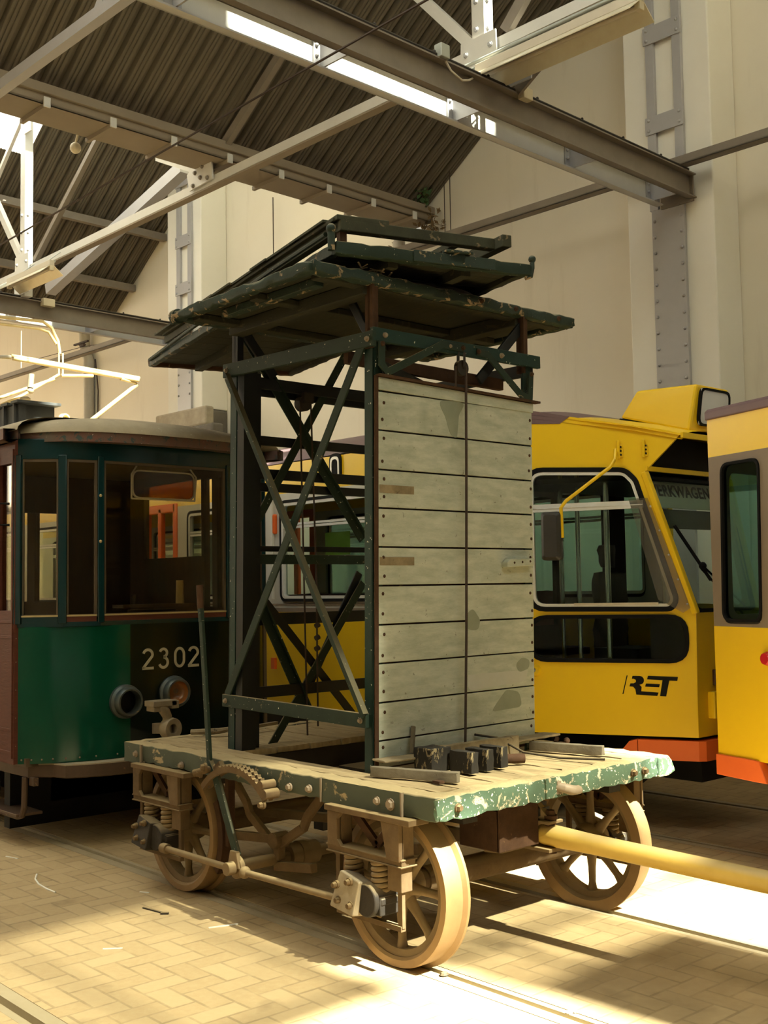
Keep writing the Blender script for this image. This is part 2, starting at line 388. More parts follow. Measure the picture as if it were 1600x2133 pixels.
    def worn(s, x0, x1, y0, y1, z0, z1, step=.06, amp=.006, fr=None):
        """box with subdivided, slightly irregular worn surface"""
        dims = [(x0, x1), (y0, y1), (z0, z1)]
        ns = [max(2, round((b-a)/step)) for a, b in dims]
        idx = {}; vs = []; fs = []
        rnd = random.Random(int((x0*31+y0*17+z0*7+x1)*1000))
        def vert(i, j, k):
            if (i, j, k) not in idx:
                p = [dims[0][0]+(x1-x0)*i/ns[0], dims[1][0]+(y1-y0)*j/ns[1], dims[2][0]+(z1-z0)*k/ns[2]]
                ext = sum((c in (0, n)) for c, n in zip((i, j, k), ns))
                cc = [(a+b)/2 for a, b in dims]
                for q in range(3):
                    t = (i, j, k)[q]
                    if t in (0, ns[q]):
                        pull = rnd.random()*amp*(1.6 if ext > 1 else .5)
                        p[q] += -pull if p[q] > cc[q] else pull
                idx[(i, j, k)] = len(vs); vs.append(V(p) if not fr else V(fr(*p)))
            return idx[(i, j, k)]
        for ax in range(3):
            b, c = [q for q in range(3) if q != ax]
            for side in (0, ns[ax]):
                for jb in range(ns[b]):
                    for jc in range(ns[c]):
                        q = []
                        for db, dc in ((0, 0), (1, 0), (1, 1), (0, 1)):
                            t = [0, 0, 0]; t[ax] = side; t[b] = jb+db; t[c] = jc+dc; q.append(vert(*t))
                        if (side == 0) != (ax == 1): q = q[::-1]
                        fs.append(tuple(q))
        return s.add(vs, fs)
    def build(s, name, mat, parent=None, bevel=0, smooth=False, recalc=True):
        me = bpy.data.meshes.new(name)
        o0 = parent['_o'] if parent is not None and '_o' in parent else (0, 0, 0)
        o0 = V(o0)
        me.from_pydata([v-o0 for v in s.v], [], s.f)
        if recalc:
            bm = bmesh.new(); bm.from_mesh(me); bmesh.ops.recalc_face_normals(bm, faces=bm.faces); bm.to_mesh(me); bm.free()
        mats = mat if isinstance(mat, list) else [mat]
        for m in mats: me.materials.append(MAT[m] if isinstance(m, str) else m)
        ob = bpy.data.objects.new(name, me); COL.objects.link(ob)
        if parent is not None: ob.parent = parent; ob['_o'] = tuple(o0)
        if smooth:
            me.polygons.foreach_set('use_smooth', [True]*len(me.polygons))
            me.set_sharp_from_angle(angle=math.radians(smooth if smooth is not True else 40))
        if bevel:
            md = ob.modifiers.new('bevel', 'BEVEL'); md.width = bevel; md.segments = 2; md.limit_method = 'ANGLE'; md.angle_limit = math.radians(50)
        me.update()
        return ob

def thing(name, label, cat, loc=(0, 0, 0), group=None):
    o = bpy.data.objects.new(name, None); COL.objects.link(o); o.empty_display_size = .2
    o.location = loc; o['_o'] = tuple(loc); o['label'] = label; o['category'] = cat
    if group: o['group'] = group
    return o
def tag(o, label, cat, group=None):
    o['label'] = label; o['category'] = cat
    if group: o['group'] = group
    # put the origin of a single-mesh thing at its base centre
    me = o.data
    xs = [v.co for v in me.vertices]
    c = V(((min(a.x for a in xs)+max(a.x for a in xs))/2, (min(a.y for a in xs)+max(a.y for a in xs))/2, min(a.z for a in xs)))
    for v in me.vertices: v.co -= c
    o.location = V(o.location)+c
    return o
def struct(o): o['kind'] = 'structure'; return o
def lab(o, t): o['label'] = t; return o

def rpoly(pts, r, n=5):
    """round the corners of a polygon (r may be a list)"""
    out = []; m = len(pts)
    R = r if isinstance(r, (list, tuple)) else [r]*m
    for i in range(m):
        p = V((*pts[i], 0)); a = V((*pts[i-1], 0)); b = V((*pts[(i+1) % m], 0))
        da = (a-p); db = (b-p); la = da.length; lb = db.length; da.normalize(); db.normalize()
        ang = da.angle(db); t = min(R[i]/math.tan(ang/2), la*.48, lb*.48)
        if t < 1e-5: out.append((p.x, p.y)); continue
        p0 = p+da*t; p1 = p+db*t
        for k in range(n+1):
            s_ = k/n; q = p0*(1-s_)**2+p*2*s_*(1-s_)+p1*s_**2
            out.append((q.x, q.y))
    return out
def offs(pts, d):
    """offset a polygon outwards by d (inwards if negative)"""
    m = len(pts); area = sum(pts[i][0]*pts[(i+1) % m][1]-pts[(i+1) % m][0]*pts[i][1] for i in range(m))
    sg = 1 if area > 0 else -1; L = []
    for i in range(m):
        a = V((*pts[i], 0)); b = V((*pts[(i+1) % m], 0)); e = (b-a).normalized(); n = V((e.y, -e.x, 0))*sg
        L.append((a+n*d, e))
    out = []
    for i in range(m):
        p, e = L[i-1]; q, f = L[i]
        cr = e.x*f.y-e.y*f.x
        if abs(cr) < 1e-6: out.append((q.x, q.y)); continue
        t = ((q-p).x*f.y-(q-p).y*f.x)/cr; z = p+e*t; out.append((z.x, z.y))
    return out
def rect(a0, a1, b0, b1): return [(a0, b0), (a1, b0), (a1, b1), (a0, b1)]
def hexbolt(mb, p, n, r=.016, h=.014, dome=True):
    p = V(p); n = V(n).normalized()
    mb.cyl(p-n*.004, p+n*h*.35, r*1.25, r*1.25, 10); mb.cyl(p+n*h*.35, p+n*h, r, r*.8, 6)

def studs(name, mat, parent, pts, mk_):
    """equal small studs, each its own part: one mesh, copied to every place"""
    first = None
    for p in pts:
        p = V(p)
        if first is None:
            mb = MB(); mk_(mb, p); first = mb.build(name, mat, parent, smooth=60); p0 = p
        else:
            o = first.copy(); COL.objects.link(o); o.parent = parent; o.location = V(first.location)+(p-p0)
WORLD_STR = 4.5
SUN_STR = 36.0
EXPO = 0.45
# ------------------------------------------------------------------ the tower wagon
W = thing('tower_wagon', 'old green overhead line tower wagon with grey board front, spoked iron wheels and yellow drawbar', 'wagon', (-.36, 0, 0))
ZD = .882; ZB = .762; XF = 1.096; XR = -1.83; YW = .915

# deck boards with the open well inside the tower
mb = MB()
x0, x1 = XR+.12, XF-.13
ys = [-YW+.125, -.645, .645, YW-.125]
mb.worn(x0, x1, ys[0], ys[1], .835, ZD-.004, .09, .004)
mb.worn(x0, x1, ys[2], ys[3], .835, ZD-.004, .09, .004)
k = 0
for xa, xb in ((x0, -.86), (.33, x1)):
    n = 5
    for i in range(n):
        a = -.641+1.282*i/n; b = -.641+1.282*(i+1)/n
        mb.worn(xa, xb, a+.004, b-.004, .835, ZD-.006-.004*((i*7) % 3)/3, .1, .004)
deck = mb.build('deck_boards', 'deck_wood', W, smooth=35)
# sill beams round the deck
mb = MB(); mb.worn(XF-.128, XF, -YW+.02, YW-.10, ZB, ZD, .045, .009); mb.worn(XF-.03, XF-.0, -YW, -YW+.05, ZB+.01, ZD-.01, .03, .01)
front_sill = mb.build('front_sill', 'deck_green', W, bevel=.006, smooth=50)
mb = MB(); mb.worn(XR, XR+.12, -YW+.01, YW, ZB, ZD, .05, .008)
mb.build('rear_sill', 'deck_side', W, bevel=.006, smooth=50)
mb = MB(); mb.worn(XR+.02, XF-.01, -YW, -YW+.125, ZB, ZD, .05, .007)
side_sill = mb.build('side_sill', 'deck_side', W, bevel=.006, smooth=50)
mb = MB(); mb.worn(XR+.02, XF-.02, YW-.125, YW, ZB, ZD, .05, .007)
mb.build('side_sill', 'deck_side', W, bevel=.006, smooth=50)
# cross bearers below the well
mb = MB()
for x in (-.93, .36): mb.box(x-.06, x+.06, -.79, .79, .70, .834)
mb.box(x0, x1, -.62, -.52, .70, .80); mb.box(x0, x1, .52, .62, .70, .80)
mb.build('underframe', 'iron_dark', W)
# painted iron corner plates with their raised edges
for (xa, xb, m) in ((-1.80, -1.585, 'deck_side'), (.25, .86, 'deck_side')):
    mb = MB(); mb.worn(xa, xb, -YW-.008, -YW+.01, ZB-.006, ZD-.004, .05, .0025)
    p = mb.build('side_plate', m, W, smooth=50)
    for x in ((xb,) if xa < 0 else (xa, xb)):
        mb = MB(); mb.box(x-.006, x+.004, -YW-.012, -YW+.004, ZB-.004, ZD-.006); mb.build('plate_edge', 'bolt', p)
mb = MB(); mb.prism([(0, 0), (.10, 0), (.165, .02), (.13, .085), (.10, .112), (0, .112)], (XF-.11, .795, ZB+.004), (0, 1, 0), (0, 0, 1), 0, .115)
lab(mb.build('corner_block', 'deck_green', W, bevel=.01), 'dark green end block with a paint-splashed chamfer')
for x, z in ((-1.642, .816), (-.02, .80), (.15, .811), (.687, .818), (.784, .813), (-1.1, .80)):
    b = MB(); hexbolt(b, (x, -YW-.006, z), (0, -1, 0), .017 if x < .7 else .024, .02); b.build('bolt', 'bolt', W, smooth=40)
for y in (-.783, .565, .665):
    b = MB(); hexbolt(b, (XF-.002, y, .82), (1, 0, 0), .017, .026); b.build('bolt', 'rust_dust', W, smooth=40)
mb = MB(); mb.worn(XF-.004, XF+.01, -.165, -.075, ZB+.012, ZD-.004, .03, .002)
pl = mb.build('hook_plate', 'deck_green', W)
mb = MB(); mb.tube([(XF, -.07, .825), (XF+.035, -.06, .822), (XF+.045, -.01, .806), (XF+.04, .05, .80), (XF+.015, .075, .805)], [.022, .024, .026, .022, .014], 10)
mb.box(XF-.002, XF+.014, -.085, -.055, .79, .855)
lab(mb.build('hook', 'bolt', pl, smooth=50), 'pale pink worn coupling hook on the front sill')

# ---- wheels
RW = .38
def wheel(x, side):
    yo = side*.745
    ax = (0, side, 0)
    o = (x, yo, RW)
    mb = MB()   # rim + tyre with flange on the inner side (towards -axis)
    prof = [(RW-.062, -.052), (RW-.062, .052), (RW-.035, .060), (RW-.006, .060), (RW, .045), (RW+.002, -.038), (RW+.024, -.05), (RW+.022, -.066), (RW-.03, -.066)]
    prof2 = [(RW-.052, -.05), (RW-.052, .05), (RW-.04, .062), (RW-.005, .062), (RW, .05), (RW, -.045), (RW+.022, -.058), (RW+.022, -.074), (RW-.04, -.074)]
    mb.lathe(prof2, o, ax, 64)
    w = mb.build('wheel', 'tyre', W, smooth=35)
    mb = MB()
    mb.lathe([(RW-.085, -.035), (RW-.085, .035), (RW-.048, .046), (RW-.048, -.046)], o, ax, 48)
    mb.build('rim', 'wheel', w, smooth=35)
    mb = MB()
    mb.lathe([(.03, -.10), (.03, .09), (.062, .09), (.088, .045), (.088, -.045), (.07, -.10)], o, ax, 28)
    mb.build('hub', 'wheel', w, smooth=35)
    for k in range(8):
        t = PI/4*k
        e = V((math.cos(t), 0, math.sin(t)))
        tg = V((-math.sin(t), 0, math.cos(t)))
        mb = MB()
        O = V(o)
        secs = []
        for r, hw, hd in ((.06, .040, .036), (.10, .029, .030), (.17, .021, .024), (.25, .0195, .022), (.285, .027, .027), (.305, .042, .032)):
            secs.append([O+e*r+tg*(hw*math.cos(a))+V((0, 1, 0))*(hd*math.sin(a)) for a in [2*PI*q/12 for q in range(12)]])
        vs = [v for s_ in secs for v in s_]; fs = []
        for i in range(len(secs)-1):
            for q in range(12): fs.append((i*12+q, i*12+(q+1) % 12, (i+1)*12+(q+1) % 12, (i+1)*12+q))
        mb.add(vs, fs)
        mb.build('spoke', 'wheel', w, smooth=50)
    return w
XW = (.655, -1.31)
for x in XW:
    for s_ in (-1, 1): wheel(x, s_)
    mb = MB(); mb.cyl((x, -.92, RW), (x, .92, RW), .055, n=20); mb.cyl((x, -.60, RW), (x, .60, RW), .066, n=20)
    mb.build('axle', 'rust_dust', W, smooth=40)

# ---- axle guards with coil springs and axle boxes (one by each wheel)
def axle_guard(x, s_):
    Y0, Y1 = s_*.855, s_*.945
    ya, yb = min(Y0, Y1), max(Y0, Y1)
    mb = MB()
    mb.box(x-.33, x+.30, ya-.02, yb+.02, .735, ZB+.002)                    # top flange
    mb.box(x-.315, x-.24, ya+.02, yb, .56, .737)                       # hanging legs
    mb.prism([(-.315, .735), (-.205, .735), (-.24, .70), (-.24, .60), (-.205, .565), (-.315, .565)], (x, yb if s_ > 0 else ya, 0), (1, 0, 0), (0, 0, 1), -.012, .012)
    mb.prism([(.09, .735), (.22, .735), (.22, .56), (.13, .56)], (x, yb if s_ > 0 else ya, 0), (1, 0, 0), (0, 0, 1), -.012, .012)
    mb.box(x+.13, x+.215, ya+.02, yb, .56, .737)
    mb.box(x-.33, x+.225, ya, yb+.0, .535, .567)                        # spring beam
    mb.box(x-.335, x+.23, ya-.008, yb+.008, .562, .57)
    mb.box(x-.335, x+.23, ya-.008, yb+.008, .53, .538)
    mb.box(x+.10, x+.20, ya+.02, yb, .41, .54)
    g = mb.build('axle_guard', 'rust_dust', W, bevel=.004)
    for dx in (-.175, .025):
        c = MB(); c.spring((x+dx, s_*.90, .372), (x+dx, s_*.90, .532), .038, .0125, 6)
        c.build('coil_spring', 'wheel', g, smooth=60)
        c = MB(); c.cyl((x+dx, s_*.90, .355), (x+dx, s_*.90, .54), .014); c.build('spring_bolt', 'iron_dark', g, smooth=40)
    b = MB()
    b.box(x-.24, x+.09, s_*.90-.055, s_*.90+.055, .335, .368)
    b.cyl((x, s_*.84, .35), (x, s_*.985, .35), .088, .078, 20)
    b.box(x-.085, x+.085, s_*.90-.06, s_*.90+.06, .285, .375)
    b.build('axle_box', 'iron_dark', g, bevel=.006, smooth=40)
    b = MB()   # square cast cap leaning out in front of the box
    u = V((1, 0, 0)); v = V((0, -s_*.15, 1)).normalized()
    b.prism(rpoly([(-.105, -.085), (.075, -.105), (.10, .06), (-.05, .095)], .012), (x-.12, s_*.965, .37), u, v, -.045*1, .045)
    cap = b.build('box_cover', 'iron_dark' if x < 0 else 'grey_wood', g, bevel=.006)
    cap.data.materials.clear(); cap.data.materials.append(MAT['iron_dark' if x < 0 else 'coupler'])
    studs('cover_bolt', 'rust_dust', g, [(x+dx, s_*1.008, dz) for dx, dz in ((-.18, .40), (-.07, .32), (-.16, .33), (-.08, .43))], lambda m_, c: hexbolt(m_, c, (0, s_, 0), .016, .03))
    # V hangers behind the frame
    b = MB()
    b.bar((x-.2, s_*.87, .725), (x-.03, s_*.87, .59), .04, .02, (0, 1, 0)); b.bar((x+.1, s_*.87, .725), (x-.03, s_*.87, .59), .04, .02, (0, 1, 0))
    b.build('hanger', 'rust', g)
    b = MB(); b.box(x-.30, x+.18, s_*.885, s_*.915, .225, .25); b.bar((x-.29, s_*.9, .24), (x-.29, s_*.9, .54), .02, .03); b.bar((x+.17, s_*.9, .24), (x+.17, s_*.9, .54), .02, .03)
    b.build('keeper', 'rust_dust', g)
for x in XW:
    for s_ in (-1, 1): axle_guard(x, s_)

# ---- brake gear
mb = MB(); mb.cyl((-1.2, -.97, .30), (-.50, -.97, .302), .019, n=12); mb.cyl((-1.24, -.97, .30), (-1.18, -.97, .30), .03, n=12)
mb.build('brake_rod', 'wheel', W, smooth=40)
mb = MB(); mb.cyl((-.36, -.97, .303), (.46, -.97, .318), .018, n=12); mb.ball((-.37, -.97, .303), .034)
mb.build('brake_rod', 'wheel', W, smooth=40)
mb = MB(); mb.cyl((-.45, -1.0, .32), (-.45, .75, .32), .034, n=18); mb.cyl((-.45, -.62, .32), (-.45, -.42, .32), .066, n=20); mb.cyl((-.45, -.55, .32), (-.45, -.5, .32), .075, n=20)
mb.build('brake_shaft', 'wheel', W, smooth=40)
for xx, ang in ((-.87, 1), (-.02, -1)):
    s1 = 1 if ang > 0 else -1
    mb = MB()
    P = [V((xx, -.70, .72)), V((xx+s1*.13, -.70, .60)), V((xx+s1*.17, -.70, .53)), V((-.45+(-.06 if s1 > 0 else .06), -.70, .42)), V((-.45, -.70, .385))]
    for a, b in zip(P[:-1], P[1:]): mb.bar(a, b+(b-a).normalized()*.01, .05, .03, (0, 1, 0))
    mb.build('brake_hanger', 'rust_dust', W, bevel=.004)
mb = MB()
mb.bar((-.92, -.70, .385), (-.40, -.70, .435), .04, .05); mb.cyl((-.42, -.75, .43), (-.42, -.65, .43), .045, n=14)
mb.bar((-.42, -.70, .32), (-.42, -.70, .45), .05, .05); mb.bar((-.45, -.70, .28), (-.10, -.70, .325), .045, .05)
mb.bar((-.40, -.3, .32), (.22, -.2, .40), .05, .06); mb.bar((-1.0, .2, .40), (.3, .2, .40), .05, .07)
mb.bar((-.95, -.55, .50), (.25, -.35, .56), .05, .05)
mb.build('brake_levers', 'rust_dust', W, bevel=.005)
for xx in (-1.31+RW+.035, .655-RW-.035):
    for s_ in (-1, 1):
        t0 = 0 if xx < -.5 else PI
        cx = -1.31 if xx < -.5 else .655
        mb = MB(); pts = []
        for i in range(9):
            a = t0+(i-4)*.13; pts.append((math.cos(a)*(RW+.008), math.sin(a)*(RW+.008)))
        for i in range(8, -1, -1):
            a = t0+(i-4)*.13; pts.append((math.cos(a)*(RW+.06), math.sin(a)*(RW+.06)))
        mb.prism(pts, (cx, s_*.74, RW), (1, 0, 0), (0, 0, 1), -.045, .045)
        mb.bar((cx+math.cos(t0)*(RW+.075), s_*.74, RW-.05), (cx+math.cos(t0)*(RW+.075), s_*.74, .75), .05, .035)
        mb.build('brake_block', 'rust', W, bevel=.004)
# well bottom: dark box of the hoist between the axles
mb = MB(); mb.box(-.55, -.46, -.35, -.27, .42, .72); mb.box(-.8, .1, .05, .5, .58, .72)
mb.build('hoist_box', 'iron_dark', W)

# ---- hand lever with toothed quadrant
mb = MB()
mb.bar((-.821, -.965, 1.867), (-.80, -.965, 1.66), .028, .028); mb.bar((-.80, -.965, 1.67), (-.722, -.965, .86), .036, .02, (0, 1, 0))
mb.bar((-.722, -.965, .87), (-.655, -.965, .79), .03, .03, (0, 1, 0)); mb.bar((-.655, -.97, .80), (-.44, -.97, .38), .055, .022, (0, 1, 0))
lv = mb.build('hand_lever', 'brace_green', W, bevel=.004)
mb = MB(); mb.cyl((-.82, -.965, 1.875), (-.808, -.965, 1.74), .021, .019, 12); lab(mb.build('lever_grip', 'rust', lv, smooth=40), 'rusty brown grip end')
mb = MB(); mb.cyl((-.445, -1.045, .32), (-.445, -.955, .32), .036, n=20); mb.cyl((-.445, -.985, .32), (-.445, -.955, .32), .062, n=20); mb.prism([(-.055, 0), (.055, 0), (.03, .09), (-.03, .09)], (-.445, -.985, .32), (1, 0, 0), (0, 0, 1), -.012, .012)
mb.build('lever_eye', 'wheel', lv, smooth=40, bevel=.003)
for yq in (-.945, -.985):
    mb = MB(); inner = []; outer = []
    cx, cz, R1, R0 = -.45, .42, .448, .414
    ts = [2.37+(0.79-2.37)*i/60 for i in range(61)]
    for i, t in enumerate(ts):
        r = R1+(.011 if (i % 3 == 1 and i > 18) else 0)
        outer.append((math.cos(t)*r, math.sin(t)*r)); inner.append((math.cos(t)*R0, math.sin(t)*R0))
    mb.prism(outer+inner[::-1], (cx, yq, cz), (1, 0, 0), (0, 0, 1), -.012, .012)
    mb.build('toothed_quadrant', 'rust_dust', W)
mb = MB(); mb.cyl((-.135, -1.01, .755), (-.135, -.92, .755), .028, n=14); mb.cyl((-.165, -1.01, .80), (-.165, -.92, .80), .026, n=14); hexbolt(mb, (-.15, -1.0, .70), (0, -1, 0), .018, .03)
mb.build('quadrant_bolts', 'rust_dust', W, smooth=40)
mb = MB(); mb.cyl((-.79, -1.03, .80), (-.68, -.95, .835), .020, n=12); hexbolt(mb, (-.76, -1.0, .80), (-.3, -1, 0), .022, .03); hexbolt(mb, (-.71, -1.0, .84), (-.3, -1, 0), .02, .03)
mb.bar((-.74, -.96, .75), (-.60, -.96, .86), .05, .03, (0, 1, 0))
mb.build('quadrant_pivot', 'rust_dust', W, smooth=40)

# ---- drawbar
mb = MB()
mb.box(.62, .90, -.30, -.285, .50, .755); mb.box(.62, .90, -.02, -.005, .50, .755); mb.box(.885, .905, -.30, .0, .50, .72); mb.box(.62, .9, -.3, .0, .70, .755)
dbx = mb.build('drawbar_box', 'rust', W, bevel=.005)
mb = MB(); mb.box(.78, .99, -.02, .13, .468, .486); mb.box(.80, .97, -.0, .12, .605, .62); mb.bar((.80, .02, .75), (.92, .05, .62), .05, .05)
mb.prism([(-.2, .0), (.2, 0), (.16, .09), (-.16, .09)], (.70, .0, .47), (0, 1, 0), (1, 0, 0), -.012, .012)
mb.build('drawbar_bracket', 'wheel', dbx, bevel=.003)
mb = MB(); mb.cyl((.935, .06, .45), (.935, .06, .64), .03, n=16); hexbolt(mb, (.935, .06, .63), (0, 0, 1), .03, .04); mb.build('drawbar_pin', 'rust', dbx, smooth=40)
p0 = V((.90, .055, .542)); p1 = V((3.1, .13, .487)); dd = (p1-p0).normalized()
mb = MB()
mb.tube([p0-dd*.03, p0, p0+dd*.10, p0+dd*.22, p0+dd*.3, p1], [.045, .056, .056, .052, .050, .050], 20)
bar = mb.build('drawbar', 'bar_yellow', W, smooth=40)
mb = MB(); mb.box(.58, .86, -.12, .12, .655, .70); mb.bar((.2, .0, .66), (.9, .05, .66), .10, .04); mb.build('draw_frame', 'iron_dark', W)

# ------------------------------------------------------------------ the tower (leans slightly towards the camera's right)
LR = V((.663, .748, 0))
def T(x, y, z):
    k = -.010+.0145*(z-.9)
    return V((x, y, z))+LR*k
def tbox(mb, x0, x1, y0, y1, z0, z1): return mb.box(x0, x1, y0, y1, z0, z1, T)
tx0, tx1, ty0, ty1 = -1.02, .337, -.630, .646
ZT = 3.235
t_ = .012; lw = .068
def leg(x, y, sx, sy, mat):
    mb = MB()      # angle iron: two flanges, corner outside
    tbox(mb, min(x, x-sx*lw), max(x, x-sx*lw), min(y, y-sy*t_), max(y, y-sy*t_), ZD-.03, ZT)
    tbox(mb, min(x, x-sx*t_), max(x, x-sx*t_), min(y, y-sy*lw), max(y, y-sy*lw), ZD-.03, ZT)
    return mb.build('leg', mat, W, bevel=.002)
leg(tx1, ty0, 1, -1, 'tower_green'); leg(tx1, ty1, 1, 1, 'tower_green')
l2 = leg(tx0, ty0, -1, -1, 'tower_green'); leg(tx0, ty1, -1, 1, 'tower_unlit')
mb = MB(); tbox(mb, tx0+.08, tx0+.15, ty0+.0, ty0+.10, ZD-.05, ZT-.02); tbox(mb, tx0+.02, tx0+.09, ty0+.09, ty0+.17, ZD-.05, 3.2)
lab(mb.build('ladder_stile', 'tower_unlit', W), 'upright inside the near rear leg, its shade put into the colour')
# horizontal bands
def band(p, q, w, h, mat, name, up=(0, 0, 1), bolts=(), n=None):
    a, c = (w, h) if up == (0, 0, 1) else (h, w)
    mb = MB(); mb.bar(T(*p), T(*q), a, c, up); b = mb.build(name, mat, W, bevel=.003)
    if bolts:
        studs('rivet', 'bolt', b, [T(*(V(p).lerp(V(q), t)))+V(n)*(w/2) for t in bolts], lambda m_, c: hexbolt(m_, c, n, .013, .016))
    return b
band((tx0-.05, ty0-.012, 3.215), (tx1+.03, ty0-.012, 3.175), .028, .085, 'brace_green', 'top_rail', bolts=(.03, .97), n=(0, -1, 0))
band((tx1+.016, ty0-.02, 3.20), (tx1+.016, ty1+.06, 3.205), .028, .075, 'tower_green', 'top_rail', bolts=(.06, .42, .74), n=(1, 0, 0))
band((tx0, ty0-.0, 3.16), (tx0, ty1+.04, 3.16), .03, .075, 'tower_unlit', 'top_rail')
band((tx0, ty1+.01, 3.16), (tx1, ty1+.01, 3.16), .03, .075, 'tower_unlit', 'top_rail')
band((tx0-.03, ty0-.012, 1.17), (tx1-.03, ty0-.012, 1.145), .028, .075, 'brace_green', 'bottom_rail', bolts=(.03, .97), n=(0, -1, 0))
band((tx0, ty0+.05, 1.20), (tx0, ty1, 1.20), .02, .07, 'tower_unlit', 'bottom_rail')
# diagonals of the near side
def angle_brace(P, Q, plane, mat, flange, w=.05, name='diagonal_brace'):
    """flat bar with a narrow upturned flange along its upper edge"""
    P = V(P); Q = V(Q); d = (Q-P).normalized(); n_ = V((0, 1, 0)) if plane == 'y' else V((1, 0, 0))
    b = band(tuple(P), tuple(Q), .012, w, mat, name, tuple(n_))
    if flange:
        e = d.cross(n_); e = e if e.z > 0 else -e
        o = e*(w/2+.004); s_ = n_*(-.014 if plane == 'y' else .014)
        mb = MB(); mb.bar(T(*(P+o+s_)), T(*(Q+o+s_)), .010, .036, tuple(n_)); mb.build('brace_flange', 'brace_green', b)
    return b
angle_brace((tx0+.01, ty0-.034, 3.17), (tx1-.03, ty0-.034, 1.17), 'y', 'brace_green', True)
angle_brace((tx1-.06, ty0-.014, 3.17), (tx0+.01, ty0-.014, 1.20), 'y', 'brace_green', False, .058)
# rear side: two crosses and a tie between
xr = tx0-.01
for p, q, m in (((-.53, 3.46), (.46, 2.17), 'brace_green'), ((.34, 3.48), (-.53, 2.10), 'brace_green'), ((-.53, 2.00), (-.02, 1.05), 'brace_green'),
                ((.47, 1.88), (-.34, .80), 'brace_green'), ((-.53, 1.98), (.46, .93), 'tower_unlit'), ((.46, 1.95), (.02, 1.20), 'tower_unlit')):
    dx = .03 if m == 'tower_unlit' else .0
    angle_brace((xr-dx, p[0], p[1]), (xr-dx, q[0], q[1]), 'x', m, (p[0] < q[0]) and m != 'tower_unlit', .056)
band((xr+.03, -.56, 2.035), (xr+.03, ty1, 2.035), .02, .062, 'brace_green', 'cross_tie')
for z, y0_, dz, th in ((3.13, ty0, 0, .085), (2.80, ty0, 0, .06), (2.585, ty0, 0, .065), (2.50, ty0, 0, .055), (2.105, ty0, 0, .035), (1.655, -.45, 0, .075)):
    band((tx0-.05, y0_+.05, z), (tx0-.05, ty1, z+dz), .03, th, 'tower_unlit', 'rear_slat')
# front panel: ten boards with open joints, top drip board
zs = [.895, 1.039, 1.238, 1.444, 1.648, 1.855, 2.061, 2.269, 2.475, 2.687, 2.898]
mb = MB()
for i in range(10):
    z0, z1 = zs[i]+.005, zs[i+1]-.005
    tilt = .0 if i > 3 else .012*(4-i)/4
    o = [(tx1-.012, ty0+.03, z0), (tx1+.014, ty0+.03, z0), (tx1+.014, ty1-.008, z0+tilt), (tx1-.012, ty1-.008, z0+tilt),
         (tx1-.012, ty0+.03, z1), (tx1+.014, ty0+.03, z1), (tx1+.014, ty1-.008, z1+(tilt if i < 3 else 0)), (tx1-.012, ty1-.008, z1+(tilt if i < 3 else 0))]
    mb.hexa([T(*a) for a in o])
mb.hexa([T(*a) for a in [(tx1-.012, ty0+.03, 2.905), (tx1+.020, ty0+.03, 2.905), (tx1+.020, ty1-.0, 2.89), (tx1-.012, ty1-.0, 2.89),
                          (tx1-.012, ty0+.03, 2.972), (tx1+.020, ty0+.03, 2.972), (tx1+.020, ty1-.0, 2.945), (tx1-.012, ty1-.0, 2.945)]])
panel = mb.build('front_panel', 'panel_board', W, bevel=.002)
mb = MB(); tbox(mb, tx1-.02, tx1-.013, ty0+.02, ty1-.01, .89, 2.97); mb.build('panel_backing', 'rust', panel)
mb = MB(); mb.bar(T(tx1+.018, ty0+.02, 2.982), T(tx1+.018, ty1+.045, 2.955), .045, .012); lab(mb.build('drip_strip', 'rust', panel), 'rusty strip along the top of the boards')
mb = MB(); tbox(mb, tx1+.004, tx1+.012, ty0+.005, ty0+.032, .90, 2.98); lab(mb.build('edge_strip', 'rust', panel), 'rust-brown edge strip beside the near leg')
rnd = random.Random(3)
studs('nail', 'rust', panel, [T(tx1+.014, yy+rnd.uniform(-.01, .01), zs[i]+(zs[i+1]-zs[i])*f+rnd.uniform(-.01, .01)) for i in range(10) for yy in (ty0+.06, ty1-.03) for f in (.25, .75)],
      lambda m_, c: m_.ball(c, .010, 8, (.5, 1, 1)))
for z in (2.372, 1.985):
    mb = MB(); tbox(mb, tx1+.013, tx1+.0165, ty0+.035, ty0+.285, z-.022, z+.022); lab(mb.build('bare_patch', 'old_wood', panel), 'bare brown wood where a batten was')
mb = MB(); mb.prism([(0, 0), (.235, .012), (.24, .055), (.03, .05), (0, .03)], T(tx1+.015, .36, 1.95), (0, 1, 0), (0, 0, 1), 0, .045)
lab(mb.build('handle_block', 'panel_board', panel, bevel=.004), 'wooden block handle near the right edge')
k = MB(); [hexbolt(k, T(tx1+.058, .42+.07*i, 1.978+.004*i), (1, 0, 0), .006, .006) for i in range(3)]; k.build('handle_screws', 'rust', panel)
